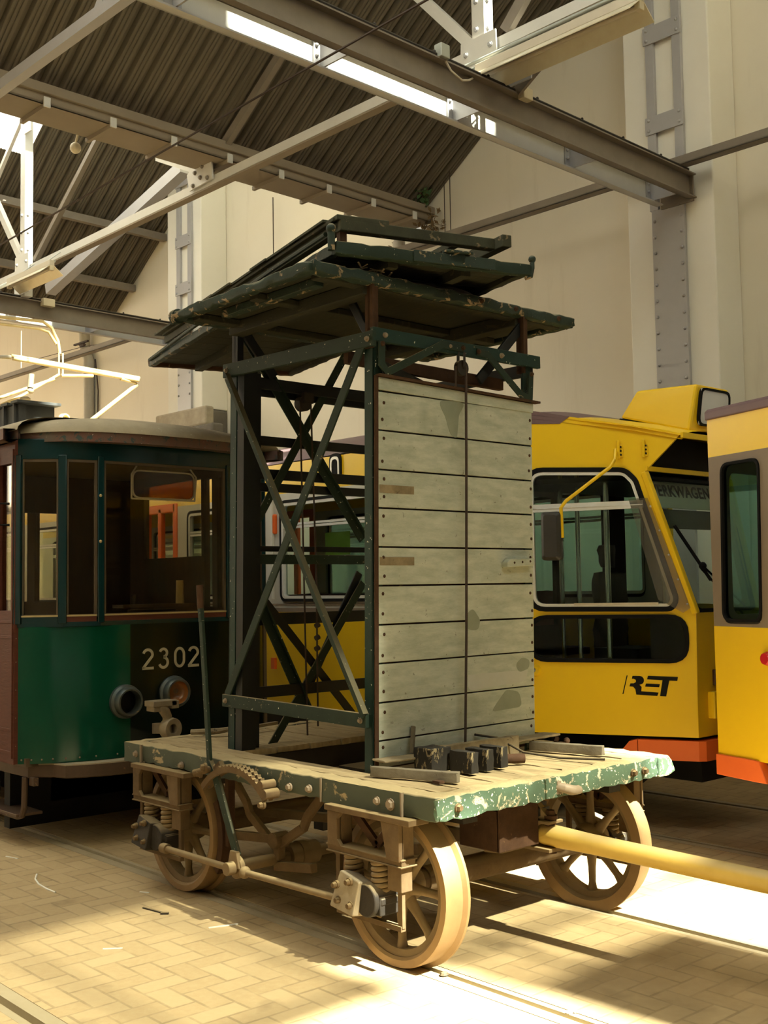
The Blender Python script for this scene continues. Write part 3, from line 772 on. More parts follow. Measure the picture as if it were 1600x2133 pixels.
# smears of darker paint, as thin coats on the boards
mb = MB(); mb.prism(rpoly([(0, 0), (.10, -.01), (.12, .05), (.06, .12), (.01, .09)], .04), T(tx1+.0145, .055, 1.60), (0, 1, 0), (0, 0, 1), 0, .0008); MAT['smear'] = paint('smear', (.23, .25, .185), (.30, .32, .25), .7, var=.6); mb.build('paint_smear', 'smear', panel)
mb = MB(); mb.prism(rpoly([(0, .0), (.27, .01), (.24, .10), (.13, .12), (.05, .05)], .05), T(tx1+.0145, .26, 1.12), (0, 1, 0), (0, 0, 1), 0, .0008)
mb.build('paint_smear', 'smear', panel)
MAT['pale_patch'] = paint('pale_patch', (.50, .50, .46), (.44, .44, .36), .7, var=.7)
for nm_, m_, pts_, y_, z_ in (('paint_smear', 'smear', [(0, 0), (.04, -.10), (.09, -.12), (.11, .02), (.16, .09), (.10, .10), (-.06, .09)], -.10, 2.80), ('pale_patch', 'pale_patch', [(0, 0), (.5, .03), (.55, .17), (.30, .18), (.02, .16)], .06, 1.25), ('paint_smear', 'smear', [(0, 0), (.09, .02), (.10, .07), (.03, .09), (-.03, .05)], .50, 1.33)):
    mb = MB(); mb.prism(rpoly(pts_, .05), T(tx1+.0143, y_, z_), (0, 1, 0), (0, 0, 1), 0, .0006); mb.build(nm_, m_, panel)
# knee straps and pulley under the front top rail
def strap(pts, x):
    mb = MB()
    for a, b in zip(pts[:-1], pts[1:]):
        A = V((x, a[0], a[1])); Bq = V((x, b[0], b[1])); e = (Bq-A).normalized()*.012
        mb.bar(T(*(A-e)), T(*(Bq+e)), .042, .012, (1, 0, 0))
    s_ = mb.build('knee_strap', 'brace_green', W, bevel=.002)
    studs('rivet', 'rust', s_, [T(x+.006, a[0], a[1]) for a in (pts[0], pts[-1])], lambda m_, c: hexbolt(m_, c, (1, 0, 0), .012, .014))
strap([(-.595, 3.15), (-.595, 3.04), (-.555, 3.0), (-.14, 3.205), (.02, 3.205)], tx1+.034)
strap([(.15, 3.20), (.235, 3.19), (.52, 2.985), (.60, 2.97), (.61, 3.12)], tx1+.034)
mb = MB(); mb.cyl(T(tx1+.03, .0, 3.085), T(tx1+.06, .0, 3.085), .045, n=20); mb.bar(T(tx1+.02, .0, 3.09), T(tx1+.02, .0, 3.19), .03, .016); mb.bar(T(tx1+.07, .0, 3.09), T(tx1+.07, .0, 3.17), .03, .012)
mb.build('pulley', 'iron_dark', W, smooth=40)
mb = MB(); mb.tube([T(tx1+.055, .028, 3.10), T(tx1+.055, .026, 2.5), T(tx1+.055, .018, 1.6), T(tx1+.055, .002, .93)], .0075, 8); mb.tube([T(tx1+.045, -.045, 3.09), T(tx1+.045, -.045, 2.975)], .006, 8)
mb.build('hoist_rope', 'cable', W, smooth=True)
mb = MB(); mb.cyl(T(tx0-.03, -.06, 3.06), T(tx0+.03, -.06, 3.06), .05, n=16); mb.box(tx0-.05, tx0+.05, -.085, -.01, 3.06, 3.13, T)
mb.build('pulley', 'iron_dark', W, smooth=40)
mb = MB(); mb.tube([T(tx0+.02, -.10, 3.05), T(tx0+.02, -.03, .90)], .006, 8); mb.tube([T(tx0+.02, -.01, 3.05), T(tx0+.02, .04, 1.9), T(tx0+.02, .055, .95)], .006, 8)
for z in (1.60, 1.52, 1.45): mb.cyl(T(tx0+.02, .035, z), T(tx0+.02, .06, z+.01), .018, n=8)
mb.build('hoist_rope', 'cable', W, smooth=True)
# posts from the top rail up to the platform
for x, y, m in ((tx1-.02, ty0+.02, 'rust'), (tx1-.02, ty1-.04, 'rust'), (tx0+.03, ty0+.04, 'tower_unlit'), (tx0+.03, ty1-.02, 'tower_unlit')):
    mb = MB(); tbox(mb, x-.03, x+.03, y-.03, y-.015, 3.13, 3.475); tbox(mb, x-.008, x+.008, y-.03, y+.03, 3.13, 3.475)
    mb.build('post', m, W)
band((tx1-.03, ty1-.05, 3.42), (tx1-.03, .22, 3.05), .02, .06, 'tower_unlit', 'knee_brace', (1, 0, 0))
band((tx0+.05, ty0+.06, 3.47), (tx0+.05, ty0+.30, 3.20), .02, .06, 'tower_unlit', 'knee_brace', (1, 0, 0))
band((tx1-.3, ty0+.1, 3.46), (tx1-.05, ty0+.02, 3.2), .02, .05, 'tower_unlit', 'knee_brace', (0, 1, 0))
# tie bar between the front legs behind the rail and inner cross bars
band((tx1-.25, ty0+.02, 3.12), (tx1-.25, ty1+.01, 3.10), .04, .07, 'rust', 'inner_bar')
band((tx1-.02, ty0+.05, 3.05), (tx1-.6, ty1, 3.02), .03, .06, 'tower_unlit', 'inner_bar')

# ---- fixed platform on top of the tower
PZ = 3.54
sx0, sx1, sy0, sy1 = -1.03, .352, -1.06, 1.075
mb = MB()
mb.worn(sx0+.06, sx1-.07, sy0+.06, sy1-.05, PZ-.035, PZ-.004, .09, .004, T)
plat = mb.build('platform_boards', 'plat_under', W, smooth=40)
def wprism(name, p, q, w, h, mat, amp=.008, seed=1):
    """worn timber from p to q"""
    p = V(p); q = V(q); d = q-p; L = d.length; d.normalize(); a = d.cross(V((0, 0, 1))).normalized(); b = a.cross(d)
    mb = MB(); mb.worn(0, L, -w/2, w/2, -h/2, h/2, .05, amp, lambda x, y, z: T(*(p+d*x+a*y+b*z)))
    return mb.build(name, mat, W, bevel=.006, smooth=50)
wprism('platform_edge', (sx1-.04, sy0+.02, PZ-.036), (sx1-.04, sy1, PZ-.032), .09, .078, 'plat_green', .012)
wprism('platform_edge', (sx0+.03, sy0+.03, PZ-.036), (sx0+.03, sy1, PZ-.036), .08, .07, 'plat_green')
wprism('platform_edge', (sx0, sy0+.04, PZ-.04), (sx1-.02, sy0+.04, PZ-.034), .085, .072, 'plat_green', .012)
wprism('platform_edge', (sx0, sy1-.03, PZ-.036), (sx1-.02, sy1-.03, PZ-.036), .07, .065, 'plat_green')
mb = MB(); mb.cyl(T(sx0-.015, sy0+.04, PZ-.04), T(sx0+.03, sy0+.04, PZ-.04), .045, n=14); mb.build('platform_nose', 'plat_green', W, smooth=40)
# bearers under the platform
for y in (-.62, .60): 
    mb = MB(); tbox(mb, sx0+.05, sx1-.05, y-.05, y+.05, PZ-.115, PZ-.036); mb.build('platform_bearer', 'plat_under', W, bevel=.006)
mb = MB(); tbox(mb, -.72, .18, -.90, -.84, PZ-.085, PZ-.036); mb.build('platform_bearer', 'plat_green', W, bevel=.006)
for x in (-.9, -.3, .26):
    mb = MB(); tbox(mb, x-.04, x+.04, sy0+.1, sy1-.1, PZ-.075, PZ-.036); mb.build('platform_bearer', 'plat_under', W, bevel=.006)
k = MB()
for y in (.2, .5, .9): hexbolt(k, T(sx1+.004, y, PZ-.03), (1, 0, 0), .012, .012)
k.build('platform_bolts', 'rust', plat)
# leaves and twigs caught on the edge
k = MB(); rnd = random.Random(11)
for i in range(26):
    c = T(sx1-.06+rnd.uniform(-.05, .03), -.62+rnd.gauss(0, .09), PZ+.008+rnd.random()*.015)
    a = rnd.random()*6.28; e = V((math.cos(a), math.sin(a), rnd.uniform(-.1, .5)))*.04
    k.bar(c-e, c+e, .008, .004)
d = k.build('twigs', 'old_wood', W); d['kind'] = 'stuff'

# ---- turning platform above, turned on its ring
mb = MB(); mb.lathe([(.40, 0), (.52, 0), (.52, .05), (.40, .05)], T(-.25, .05, PZ-.003), (0, 0, 1), 48)
mb.build('turntable_ring', 'iron_dark', W, smooth=40)
TZ = 3.66
A_ = V((.385, -.885, 0)); B_ = V((.735, .262, 0)); C_ = V((-2.93, -.10, 0)); D_ = V((-2.58, 1.05, 0))
eu = (C_-A_).normalized(); ev = (B_-A_).normalized()
TL = (C_-A_).length; TW = (B_-A_).length
def tp(a, b, z): return A_+eu*a+ev*b+V((0, 0, TZ+z))
def tbar(mb, a0, a1, b0, b1, z0, z1): return mb.box(a0, a1, b0, b1, z0, z1, tp)
mb = MB()
nb = 16
for i in range(nb):
    a = .06+(TL-.1)*i/nb; b = .06+(TL-.1)*(i+1)/nb-.006
    tbar(mb, a, b, .05, TW-.05, -.028, -.004)
tb = mb.build('turning_platform', 'plat_under', W)
mb = MB(); mb.worn(0, .06, 0, TW+.0, -.075, 0, .05, .006, tp); mb.build('frame_bar', 'brace_green', tb, bevel=.004, smooth=50)
mb = MB(); mb.worn(TL-.06, TL, 0, TW, -.06, 0, .05, .006, tp); mb.build('frame_bar', 'rust', tb, bevel=.004, smooth=50)
mb = MB(); mb.worn(0.05, TL-.03, 0, .05, -.065, 0, .06, .005, tp); mb.build('frame_bar', 'plat_green', tb, bevel=.004, smooth=50)
mb = MB(); mb.worn(0.05, TL-.03, TW-.05, TW, -.065, 0, .06, .005, tp); mb.build('frame_bar', 'plat_under', tb, bevel=.004, smooth=50)
mb = MB()
for b in (.35, TW-.4): tbar(mb, .1, TL-.1, b, b+.06, -.085, -.028)
mb.build('joist', 'plat_under', tb)
# corner stanchion stubs
mb = MB(); mb.tube([tp(.03, -.012, -.05), tp(.03, -.012, .06)], .02, 10); mb.ball(tp(.03, -.012, .065), .028); mb.build('stanchion', 'plat_green', tb, smooth=50)
mb = MB(); mb.tube([tp(.03, TW-.03, -.08), tp(.02, TW+.0, -.07), tp(.02, TW+.012, -.02), tp(.02, TW+.012, .02)], .014, 10); mb.ball(tp(.02, TW+.012, .03), .022); mb.build('stanchion', 'plat_green', tb, smooth=50)
mb = MB(); tbar(mb, -.012, .0, .66, .76, -.05, .0); tbar(mb, -.03, .02, .635, .80, .0, .014); tbar(mb, -.012, -.002, .45, .95, -.068, -.006); lab(mb.build('bracket_plate', 'plat_green', tb, bevel=.003), 'small shelf bracket in the middle of the front bar')
# folded guard rails lying on the platform
mb = MB(); mb.tube([tp(.06, -.03, .04), tp(.8, -.035, .035), tp(1.7, -.03, .02), tp(TL-.1, -.01, -.02)], .013, 8); mb.build('folded_rail', 'brace_green', tb, smooth=40)
mb = MB(); tbar(mb, .16, TL-.15, .09, .14, .105, .16); tbar(mb, .16, TL-.2, .06, .165, .155, .175)
mb.build('folded_guard', 'old_green', tb, bevel=.004)
mb = MB(); tbar(mb, .13, .19, .09, 1.06, .10, .162); tbar(mb, .13, .25, .07, .38, .155, .185)
mb.build('folded_guard', 'old_green', tb, bevel=.005)
mb = MB(); tbar(mb, .05, .40, 1.04, 1.10, .095, .165); tbar(mb, .16, .45, .78, .83, .095, .13)
mb.build('folded_guard', 'old_green', tb, bevel=.005)
mb = MB(); tbar(mb, .16, .2, .10, .14, 0, .11); tbar(mb, 1.6, 1.64, .10, .14, 0, .11); tbar(mb, TL-.4, TL-.36, .10, .14, 0, .11); tbar(mb, .36, .40, 1.05, 1.09, -.0, .10)
mb.build('guard_hinge', 'rust', tb)
mb = MB(); rnd = random.Random(5)
x = .25
while x < TL-.5:
    L = rnd.uniform(.25, .5); tbar(mb, x, x+L, .03+rnd.uniform(-.01, .02), .17+rnd.uniform(-.03, .04), .172, .186); x += L*.9
mb.build('guard_board', 'old_green', tb)
# ------------------------------------------------------------------ things lying on the deck
def timber(name, label, cat, p, q, w, h, mat, group=None, amp=.003, step=.05):
    p = V(p); q = V(q); d = q-p; L = d.length; d.normalize(); a = V((0, 0, 1)).cross(d).normalized(); b = d.cross(a)
    mb = MB(); mb.worn(0, L, -w/2, w/2, 0, h, step, amp, lambda x, y, z: p+d*x+a*y+b*z)
    return tag(mb.build(name, mat, None, bevel=.003, smooth=50), label, cat, group)
Z = ZD+.001
timber('timber', 'grey-brown squared timber along the deck edge under the thin board end', 'timber', (.43, -.735, Z), (.90, -.575, Z), .045, .055, 'grey_wood')
timber('board', 'thin brown board resting on the squared timber at the foot of the tower', 'board', (.40, -.66, Z+.058), (.435, -.26, Z+.058), .12, .016, 'old_wood')
timber('timber', 'dark square timber block standing beside the boards by the tower front', 'timber', (.53, -.47, Z), (.53, -.325, Z), .14, .125, 'dark_wood', step=.035)
for i, (x, y) in enumerate(((.69, -.33), (.68, -.205), (.67, -.085))):
    t = thing('slotted_block', ['dark weathered wooden block, nearest of the three standing upright', 'dark weathered wooden block, middle of the three standing upright',
              'dark weathered wooden block, farthest of the three standing upright'][i], 'block', (x, y, Z), 'upright wooden blocks on the deck')
    mb = MB(); mb.worn(x-.075, x+.085, y-.028, y+.028, Z, Z+.112, .03, .003); mb.build('block', 'dark_wood', t, smooth=50)
    mb = MB(); hexbolt(mb, (x+.04, y+.028, Z+.05), (0, 1, 0), .014, .018); mb.build('bolt', 'rust_dust', t)
mb = MB(); mb.worn(.44, .49, -.30, .33, Z, Z+.11, .05, .003)
tag(mb.build('board', 'old_wood', None, smooth=50), 'plank on edge behind the upright blocks against the tower foot', 'board')
timber('timber', 'pale grey squared timber at the far right of the deck', 'timber', (.42, .50, Z), (.86, .62, Z), .045, .055, 'grey_wood')
timber('board', 'brown board laid across the far timber end beside the panel foot', 'board', (.40, .16, Z+.058), (.37, .76, Z+.058), .13, .018, 'old_wood')
mb = MB(); mb.cyl((.66, .02, Z+.028), (.72, .11, Z+.028), .026, n=16); tag(mb.build('iron_pin', 'rust', None, smooth=40, bevel=.002), 'short round iron pin lying beside the farthest upright block', 'pin')
mb = MB(); mb.tube([(.36, .10, Z+.125), (.42, .22, Z+.10), (.58, .26, Z+.03), (.78, .33, Z+.012), (.93, .42, Z+.01), (1.0, .445, Z+.012)], .007, 8)
tag(mb.build('iron_rod', 'iron_dark', None, smooth=True), 'thin bent iron rod lying across the deck to the front edge', 'rod')
mb = MB(); mb.bar((.375, -.40, Z+.075), (.36, -.372, Z+.215), .018, .03); tag(mb.build('stick', 'grey_wood', None, bevel=.002), 'short upright grey lath leaning against the panel foot', 'stick')
mb = MB(); mb.bar((.33, .80, Z), (.41, .84, Z+.004), .03, .02); mb.bar((.36, .80, Z+.01), (.35, .83, Z+.035), .02, .02); mb.ball((.41, .845, Z+.02), .02)
tag(mb.build('iron_clip', 'rust', None), 'small rusty iron clip beside the panel foot at the far deck edge', 'clip')
mb = MB(); mb.box(.80, .85, -.66, -.625, Z, Z+.012); tag(mb.build('wood_chip', 'rust', None), 'small reddish wood chip in front of the squared timber', 'chip')
mb = MB(); mb.tube([(-1.7, -.48, Z+.022), (-1.55, -.36, Z+.03), (-1.5, -.28, Z+.045)], [.018, .02, .014], 8); mb.bar((-1.5, -.30, Z+.03), (-1.56, .12, Z+.04), .03, .02); mb.box(-1.6, -1.5, -.24, -.10, Z+.005, Z+.03)
tag(mb.build('iron_bar', 'old_wood', None, smooth=40), 'rusty flat iron bar lying on the rear end of the deck', 'bar')
# litter on the floor
mb = MB(); mb.bar((-1.13, -1.165, .004), (-.94, -1.135, .004), .012, .008); mb.bar((-.95, -1.155, .005), (-.92, -1.12, .005), .02, .010)
tag(mb.build('nail', 'iron_dark', None), 'dark bent iron nail lying on the paving before the rear wheel', 'nail')
mb = MB(); mb.bar((-.525, -1.105, .003), (-.47, -.95, .003), .012, .005); tag(mb.build('wood_splinter', 'scrap_white', None), 'long pale splinter lying on the paving near the front wheel', 'splinter')
mb = MB(); mb.tube([(-2.33, -1.27, .004), (-2.22, -1.33, .004), (-2.08, -1.37, .004), (-1.93, -1.385, .004), (-1.82, -1.382, .004)], .006, 6)
tag(mb.build('string', 'scrap_white', None), 'curved white string lying on the paving at the left', 'string')
mb = MB(); mb.bar((-2.98, -1.2, .003), (-2.85, -1.17, .003), .01, .004); tag(mb.build('paper_scrap', 'scrap_white', None), 'thin white scrap on the paving at the left edge', 'scrap')
mb = MB(); mb.bar((-1.46, -1.0, .003), (-1.40, -.97, .003), .012, .004); tag(mb.build('paper_scrap', 'scrap_white', None), 'short white scrap on the paving left of the rear wheel', 'scrap')
mb = MB(); mb.bar((-.60, -1.70, .003), (-.54, -1.62, .003), .012, .004); tag(mb.build('paper_scrap', 'scrap_white', None), 'small white flake in the middle of the left paving', 'scrap')
mb = MB(); mb.ball((1.63, -.66, .006), .013, 8, (1, 1.8, .6)); mb.ball((1.64, -.64, .006), .010, 8, (1, 1, .6)); tag(mb.build('paper_scrap', 'scrap_white', None), 'crumpled white scrap in the shade at the lower right', 'scrap')
mb = MB(); mb.ball((.92, -.72, .008), .02, 8, (1, 1.3, .7)); tag(mb.build('pebble', 'iron_dark', None), 'dark pebble on the paving right of the front wheel', 'pebble')
def mesh_wall(plan, z0, z1, t, closed=False):
    """vertical wall strip along a plan polyline, thickness t to the left of travel"""
    n = len(plan); P = [V((a, b, 0)) for a, b in plan]; Q = []
    for i in range(n):
        d1 = (P[i]-P[i-1]).normalized() if i > 0 else (P[1]-P[0]).normalized()
        d2 = (P[i+1]-P[i]).normalized() if i < n-1 else d1
        nn = V((-d1.y, d1.x, 0))+V((-d2.y, d2.x, 0)); nn.normalize()
        Q.append(P[i]+nn*t/max(.5, nn.dot(V((-d2.y, d2.x, 0)))))
    mb = MB(); up = V((0, 0, 1)); vs = []
    for p, q in zip(P, Q): vs += [p+up*z0, p+up*z1, q+up*z1, q+up*z0]
    fs = [(0, 1, 2, 3), tuple((n-1)*4+k for k in (3, 2, 1, 0))]
    for i in range(n-1):
        for k in range(4): fs.append((i*4+k, i*4+(k+1) % 4, i*4+4+(k+1) % 4, i*4+4+k))
    mb.add(vs, fs)
    return mb
def window(parent, o, u, v, poly, rad, rubber=.03, frame=0., glass='glass', proud=.012, name='window', label=None, fmat='alu', rmat='rubber'):
    """rubber gasket + metal frame + pane; pane is a sub-part"""
    outer = rpoly(offs(poly, rubber), rad+rubber); inner = rpoly(poly, rad)
    mb = MB(); mb.plate(outer, [inner], o, u, v, -.03, proud)
    w = mb.build(name, rmat, parent, bevel=.004, smooth=40)
    pp = w if parent.parent is None else parent
    if label: lab(w, label)
    cur = poly; r = rad
    if frame:
        inn = offs(poly, -frame); mb = MB(); mb.plate(rpoly(poly, rad), [rpoly(inn, max(.01, rad-frame))], o, u, v, -.025, proud-.002)
        mb.build('frame', fmat, pp, bevel=.003, smooth=40)
    mb = MB(); mb.plate(rpoly(offs(poly, .004), rad), [], o, u, v, -.012, -.008); mb.build('pane', glass, pp)
    return w

# ------------------------------------------------------------------ the green tram, front towards the wagon
G = thing('green_tram', 'old dark green tram with wooden window posts, white number 2302 and a rounded front', 'tram', (-6, 0, 0))
GX = -2.8
half = [(-3.06, -1.095), (-2.87, -.835), (GX, -.565)]
front = half+[(x, -y) for x, y in reversed(half)]           # near side -> far side
GZ0, GZ1, GW0, GW1, GT = .62, 1.60, 1.675, 2.825, 2.965
REAR = -11.5
# lower body: slightly rounded sheet
def smoothplan(pl, k=6):
    out = []
    n = len(pl)
    for i in range(n-1):
        p0 = V((*pl[max(i-1, 0)], 0)); p1 = V((*pl[i], 0)); p2 = V((*pl[i+1], 0)); p3 = V((*pl[min(i+2, n-1)], 0))
        for j in range(k):
            t = j/k
            q = .5*((2*p1)+(p2-p0)*t+(2*p0-5*p1+4*p2-p3)*t*t+(-p0+3*p1-3*p2+p3)*t**3)
            out.append((q.x, q.y))
    out.append(pl[-1]); return out
sf = smoothplan([(-3.075, -1.10), (-2.97, -.98), (-2.88, -.80), (GX-.005, -.52), (GX+.02, 0), (GX-.005, .52), (-2.88, .80), (-2.97, .98), (-3.075, 1.10)], 5)
nearpart = [p for p in sf if p[1] <= -.40]; midpart = [p for p in sf if -.42 <= p[1]]
lo = mesh_wall(nearpart+[midpart[0]] if nearpart[-1] != midpart[0] else nearpart, GZ0, GZ1, .04).build('front_panel', 'tram_green', G, smooth=60)
mesh_wall(midpart, GZ0, GZ1, .04).build('front_panel', 'tram_green_shaded', G, smooth=60)  # darker stretch of the same front, shade painted in
mesh_wall(front, GZ1-.005, GZ1+.035, .05).build('belt_rail', 'tram_teal', G, bevel=.004)
studs('rivet', 'bolt', lo, [(x+.006, y-.004 if y < 0 else y+.004, GZ0+.03) for i, (x, y) in enumerate(sf) if i % 2 == 0]+[(-3.065, -1.10, z) for z in (.75, .95, 1.15, 1.35, 1.52)], lambda m_, c: m_.ball(c, .007, 8))
# bumper beam under the body
sk = [(x+.13 if x > -2.95 else x+.02, y*.985) for x, y in sf]
sk = [(REAR, -1.02), (-3.4, -1.02)]+[(min(x, -2.64), y*.93) for x, y in sk]+[(-3.4, 1.02), (REAR, 1.02)]
mesh_wall(sk, .515, .615, .12).build('bumper', 'tram_skirt', G, bevel=.008, smooth=40)
mb = MB(); mb.prism([(a, b) for a, b in sk], (0, 0, .612), (1, 0, 0), (0, 1, 0), -.006, .004); mb.build('bumper_top', 'tram_roof', G)
# window facets: posts, sill strips, panes
def facet(p, q, sill, glass, out=None):
    P = V((*p, 0)); Q = V((*q, 0)); u = (Q-P); L = u.length; u.normalize(); v = V((0, 0, 1)); o = V((p[0], p[1], 0))
    mb = MB(); mb.prism(rect(.03, L-.03, GZ1+.03, GW0), o, u, v, -.05, -.0); s_ = mb.build('window_sill', sill, G, bevel=.003)
    mb = MB(); mb.plate(rect(.02, L-.02, GW0-.01, GW1+.01), [rect(.045, L-.045, GW0+.012, GW1-.02)], o, u, v, -.035, -.006); w = mb.build('window', 'tram_cream', G)
    w.data.materials.clear(); w.data.materials.append(MAT['tram_interior'])
    mb = MB(); mb.box(.04, L-.04, GW0+.005, GW1-.01, -.022, -.018, lambda a, b, c: o+u*a+v*b+u.cross(v)*c); mb.build('pane', glass, w)
    mb = MB(); mb.prism(rect(.03, L-.03, GW0-.004, GW0+.008), o, u, v, -.03, .004); mb.build('sill_edge', 'brass', w)
    return w
for i in range(5):
    p, q = front[i], front[i+1]
    facet(p, q, 'tram_teal' if i in (0, 4) else 'tram_redwood', 'glass_old')
def post(x, y, w=.045, d=.05, mat='tram_teal', ang=0):
    mb = MB(); c, s_ = math.cos(ang), math.sin(ang)
    mb.box(-d, .012, -w/2, w/2, GZ1+.02, GW1+.03, lambda a, b, z: V((x+a*c-b*s_, y+a*s_+b*c, z)))
    mb.build('window_post', mat, G, bevel=.006, smooth=50)
for (x, y), a in zip(front, (-1.0, -.6, -.15, .15, .6, 1.0)): post(x, y, .062 if abs(y) > .7 else .05, ang=a)
studs('latch', 'brass', G, [(GX+.015, -.575, z) for z in (2.22, 2.56)], lambda m_, c: m_.ball(c, .012, 8))
mesh_wall(front, GW1, GT+.01, .06).build('fascia', 'tram_teal', G, bevel=.004, smooth=40)
# roof: cornice rim and a low dome
rim = smoothplan([(REAR, -1.16), (-3.6, -1.16), (-3.25, -1.10), (-2.85, -.86), (-2.68, -.48), (-2.64, 0), (-2.68, .48), (-2.85, .86), (-3.25, 1.10), (-3.6, 1.16), (REAR, 1.16)], 6)
mb = mesh_wall(rim, 2.95, 3.03, .10); mb.build('cornice', 'tram_cornice', G, bevel=.008, smooth=40)
mb = MB(); rings = []
for k, (ins, z) in enumerate(((-.012, 3.022), (.0, 3.05), (.045, 3.085), (.12, 3.12), (.28, 3.16), (.55, 3.205), (.85, 3.24), (1.12, 3.255))):
    f = 1-ins/1.16
    rings.append([V(((-3.8+(x+3.8)*(1-ins/1.3) if x > -3.8 else x), y*f, z)) for x, y in rim])
vs = [p for r in rings for p in r]; n = len(rim); fs = []
for i in range(len(rings)-1):
    for j in range(n-1): fs.append((i*n+j, i*n+j+1, (i+1)*n+j+1, (i+1)*n+j))
fs.append(tuple(range((len(rings)-1)*n, len(rings)*n))); fs.append(tuple(range(n-1, -1, -1)))
mb.add(vs, fs); roof = mb.build('roof', 'tram_roof', G, smooth=50)
# near side: red-brown wood with windows and door; far side with open windows
def gside(y, sgn, openings, mat):
    o = V((REAR, y, 0)); u = V((1, 0, 0)); v = V((0, 0, 1)); L = -3.06-REAR
    mb = MB(); mb.plate(rect(0, L, GZ0, GT), [rect(a-REAR, b-REAR, c, d) for a, b, c, d in openings], o, u, v, -.03, .03)
    s_ = mb.build('side_wall', mat, G)
    for a, b, c, d in openings:
        if (b-a) > .2:
            mb = MB(); mb.box(a+.0, b-.0, y-.003, y+.003, c, d); mb.build('pane', 'glass_old', s_)
    return s_
near_open = [(-3.34, -3.12, 1.72, 2.80)]+[(-4.6-i*1.0, -3.75-i*1.0, 1.72, 2.80) for i in range(7)]
sd = gside(-1.085, -1, near_open, 'tram_redwood')
mb = MB()
for x in (-3.09, -3.36, -3.72): mb.box(x-.012, x+.012, -1.125, -1.10, .66, 2.9)
for z in (.70, .86, 1.53, 1.64): mb.box(-3.72, -3.1, -1.122, -1.10, z-.012, z+.012)
mb.build('door_frame', 'tram_redwood', sd, bevel=.003)
mb = MB(); mb.tube([(-3.115, -1.13, 2.345), (-3.14, -1.20, 2.345), (-3.14, -1.20, 2.50), (-3.115, -1.13, 2.50)], .010, 8); lab(mb.build('grab_handle', 'blackpaint', sd, smooth=True), 'black grab handle on the corner post')
far_open = [(-5.02, -3.98, 2.16, 2.93-.06), (-3.93, -3.80, 1.70, 2.86), (-3.72, -3.50, 1.69, 2.86), (-3.36, -3.12, 1.72, 2.84)]+[(-6.4-i*1.1, -5.5-i*1.1, 1.75, 2.8) for i in range(4)]
fs_ = gside(1.085, 1, far_open, 'tram_interior')
mb = MB(); mb.box(REAR, -3.0, -1.05, 1.05, .60, .66); mb.build('floor_pan', 'tram_interior', G)
mb = MB(); mb.box(REAR, -3.06, -1.05, 1.05, 2.955, 2.975); mb.build('inner_ceiling', 'tram_cream', G)
mb = MB(); mb.plate(rect(-1.05, 1.05, .66, 2.95), [rect(-.35, .3, .75, 2.6), rect(-.95, -.45, 1.75, 2.6)], (-5.3, 0, 0), (0, 1, 0), (0, 0, 1), -.02, .02); mb.build('partition', 'tram_interior', G)
mb = MB(); mb.box(REAR-.03, REAR+.02, -1.1, 1.1, .62, 3.0); mb.build('rear_wall', 'tram_redwood', G)
# driver's stand inside
mb = MB(); mb.cyl((-3.25, .12, .66), (-3.25, .12, 1.62), .12, .10, 20); mb.cyl((-3.25, .12, 1.62), (-3.25, .12, 1.70), .19, .19, 24); mb.bar((-3.25, .12, 1.73), (-3.12, -.12, 1.75), .03, .025); mb.cyl((-3.12, -.12, 1.72), (-3.12, -.12, 1.82), .018)
mb.build('controller', 'iron_dark', G, smooth=40)
mb = MB(); mb.box(-3.12, -2.95, -.30, .35, 1.72, 1.745); mb.box(-3.5, -3.4, -.5, .6, .66, 1.5); mb.build('desk', 'tram_interior', G)
mb = MB(); mb.cyl((-3.05, .26, 1.74), (-3.05, .26, 1.93), .035, .03, 14); mb.build('brake_handle', 'brass', G, smooth=40)
mb = MB(); mb.plate(rect(-.55, .55, 0, .9), [], (-3.6, .1, .66), (0, 1, 0), (0, 0, 1), 0, .03); mb.build('inner_panel', 'blackpaint', G)
# rounded mirror-like sun visor in the front window
vis = rpoly(rect(-.225, .315, 2.575, 2.775), .06)
mb = MB(); mb.plate(offs(vis, .012), [vis], (-2.93, 0, 0), (0, 1, 0), (0, 0, 1), -.008, .008); vf = mb.build('visor_frame', 'alu', G)
mb = MB(); mb.plate(vis, [], (-2.93, 0, 0), (0, 1, 0), (0, 0, 1), -.003, .003); lab(mb.build('visor', 'glass_amber', vf), 'amber tinted sun visor')
mb = MB(); mb.tube([(-2.91, -.25, 2.56), (-2.91, -.25, 2.75), (-2.92, -.20, 2.815)], .007, 8); mb.tube([(-2.91, .315, 2.56), (-2.91, .33, 2.75), (-2.92, .28, 2.815)], .007, 8); mb.tube([(-2.91, -.25, 2.56), (-2.91, .315, 2.56)], .007, 8)
mb.build('visor_bracket', 'alu', vf, smooth=True)
# number 2302 as painted strokes
dg = [-.236, -.098, .040, .165]; H = .160; WD = .098; st = .0205; zb = 1.254
def stroke(pts, y0):
    hh = st/2
    L = []; R = []
    P = [V((a, b, 0)) for a, b in pts]
    for i in range(len(P)):
        d = (P[min(i+1, len(P)-1)]-P[max(i-1, 0)]).normalized(); n_ = V((-d.y, d.x, 0))
        L.append(P[i]+n_*hh); R.append(P[i]-n_*hh)
    for i in range(len(P)-1):
        q = [R[i], R[i+1], L[i+1], L[i]]
        vs = [V((GX+.0215+(0.0), y0+a.x, zb+a.y)) for a in q]+[V((GX+.0245, y0+a.x, zb+a.y)) for a in q]
        mb.hexa([vs[0], vs[1], vs[2], vs[3], vs[4], vs[5], vs[6], vs[7]])
def arc(cx, cy, rx, ry, a0, a1, n=18): return [(cx+rx*math.cos(math.radians(a0+(a1-a0)*i/n)), cy+ry*math.sin(math.radians(a0+(a1-a0)*i/n))) for i in range(n+1)]
h2 = st/2
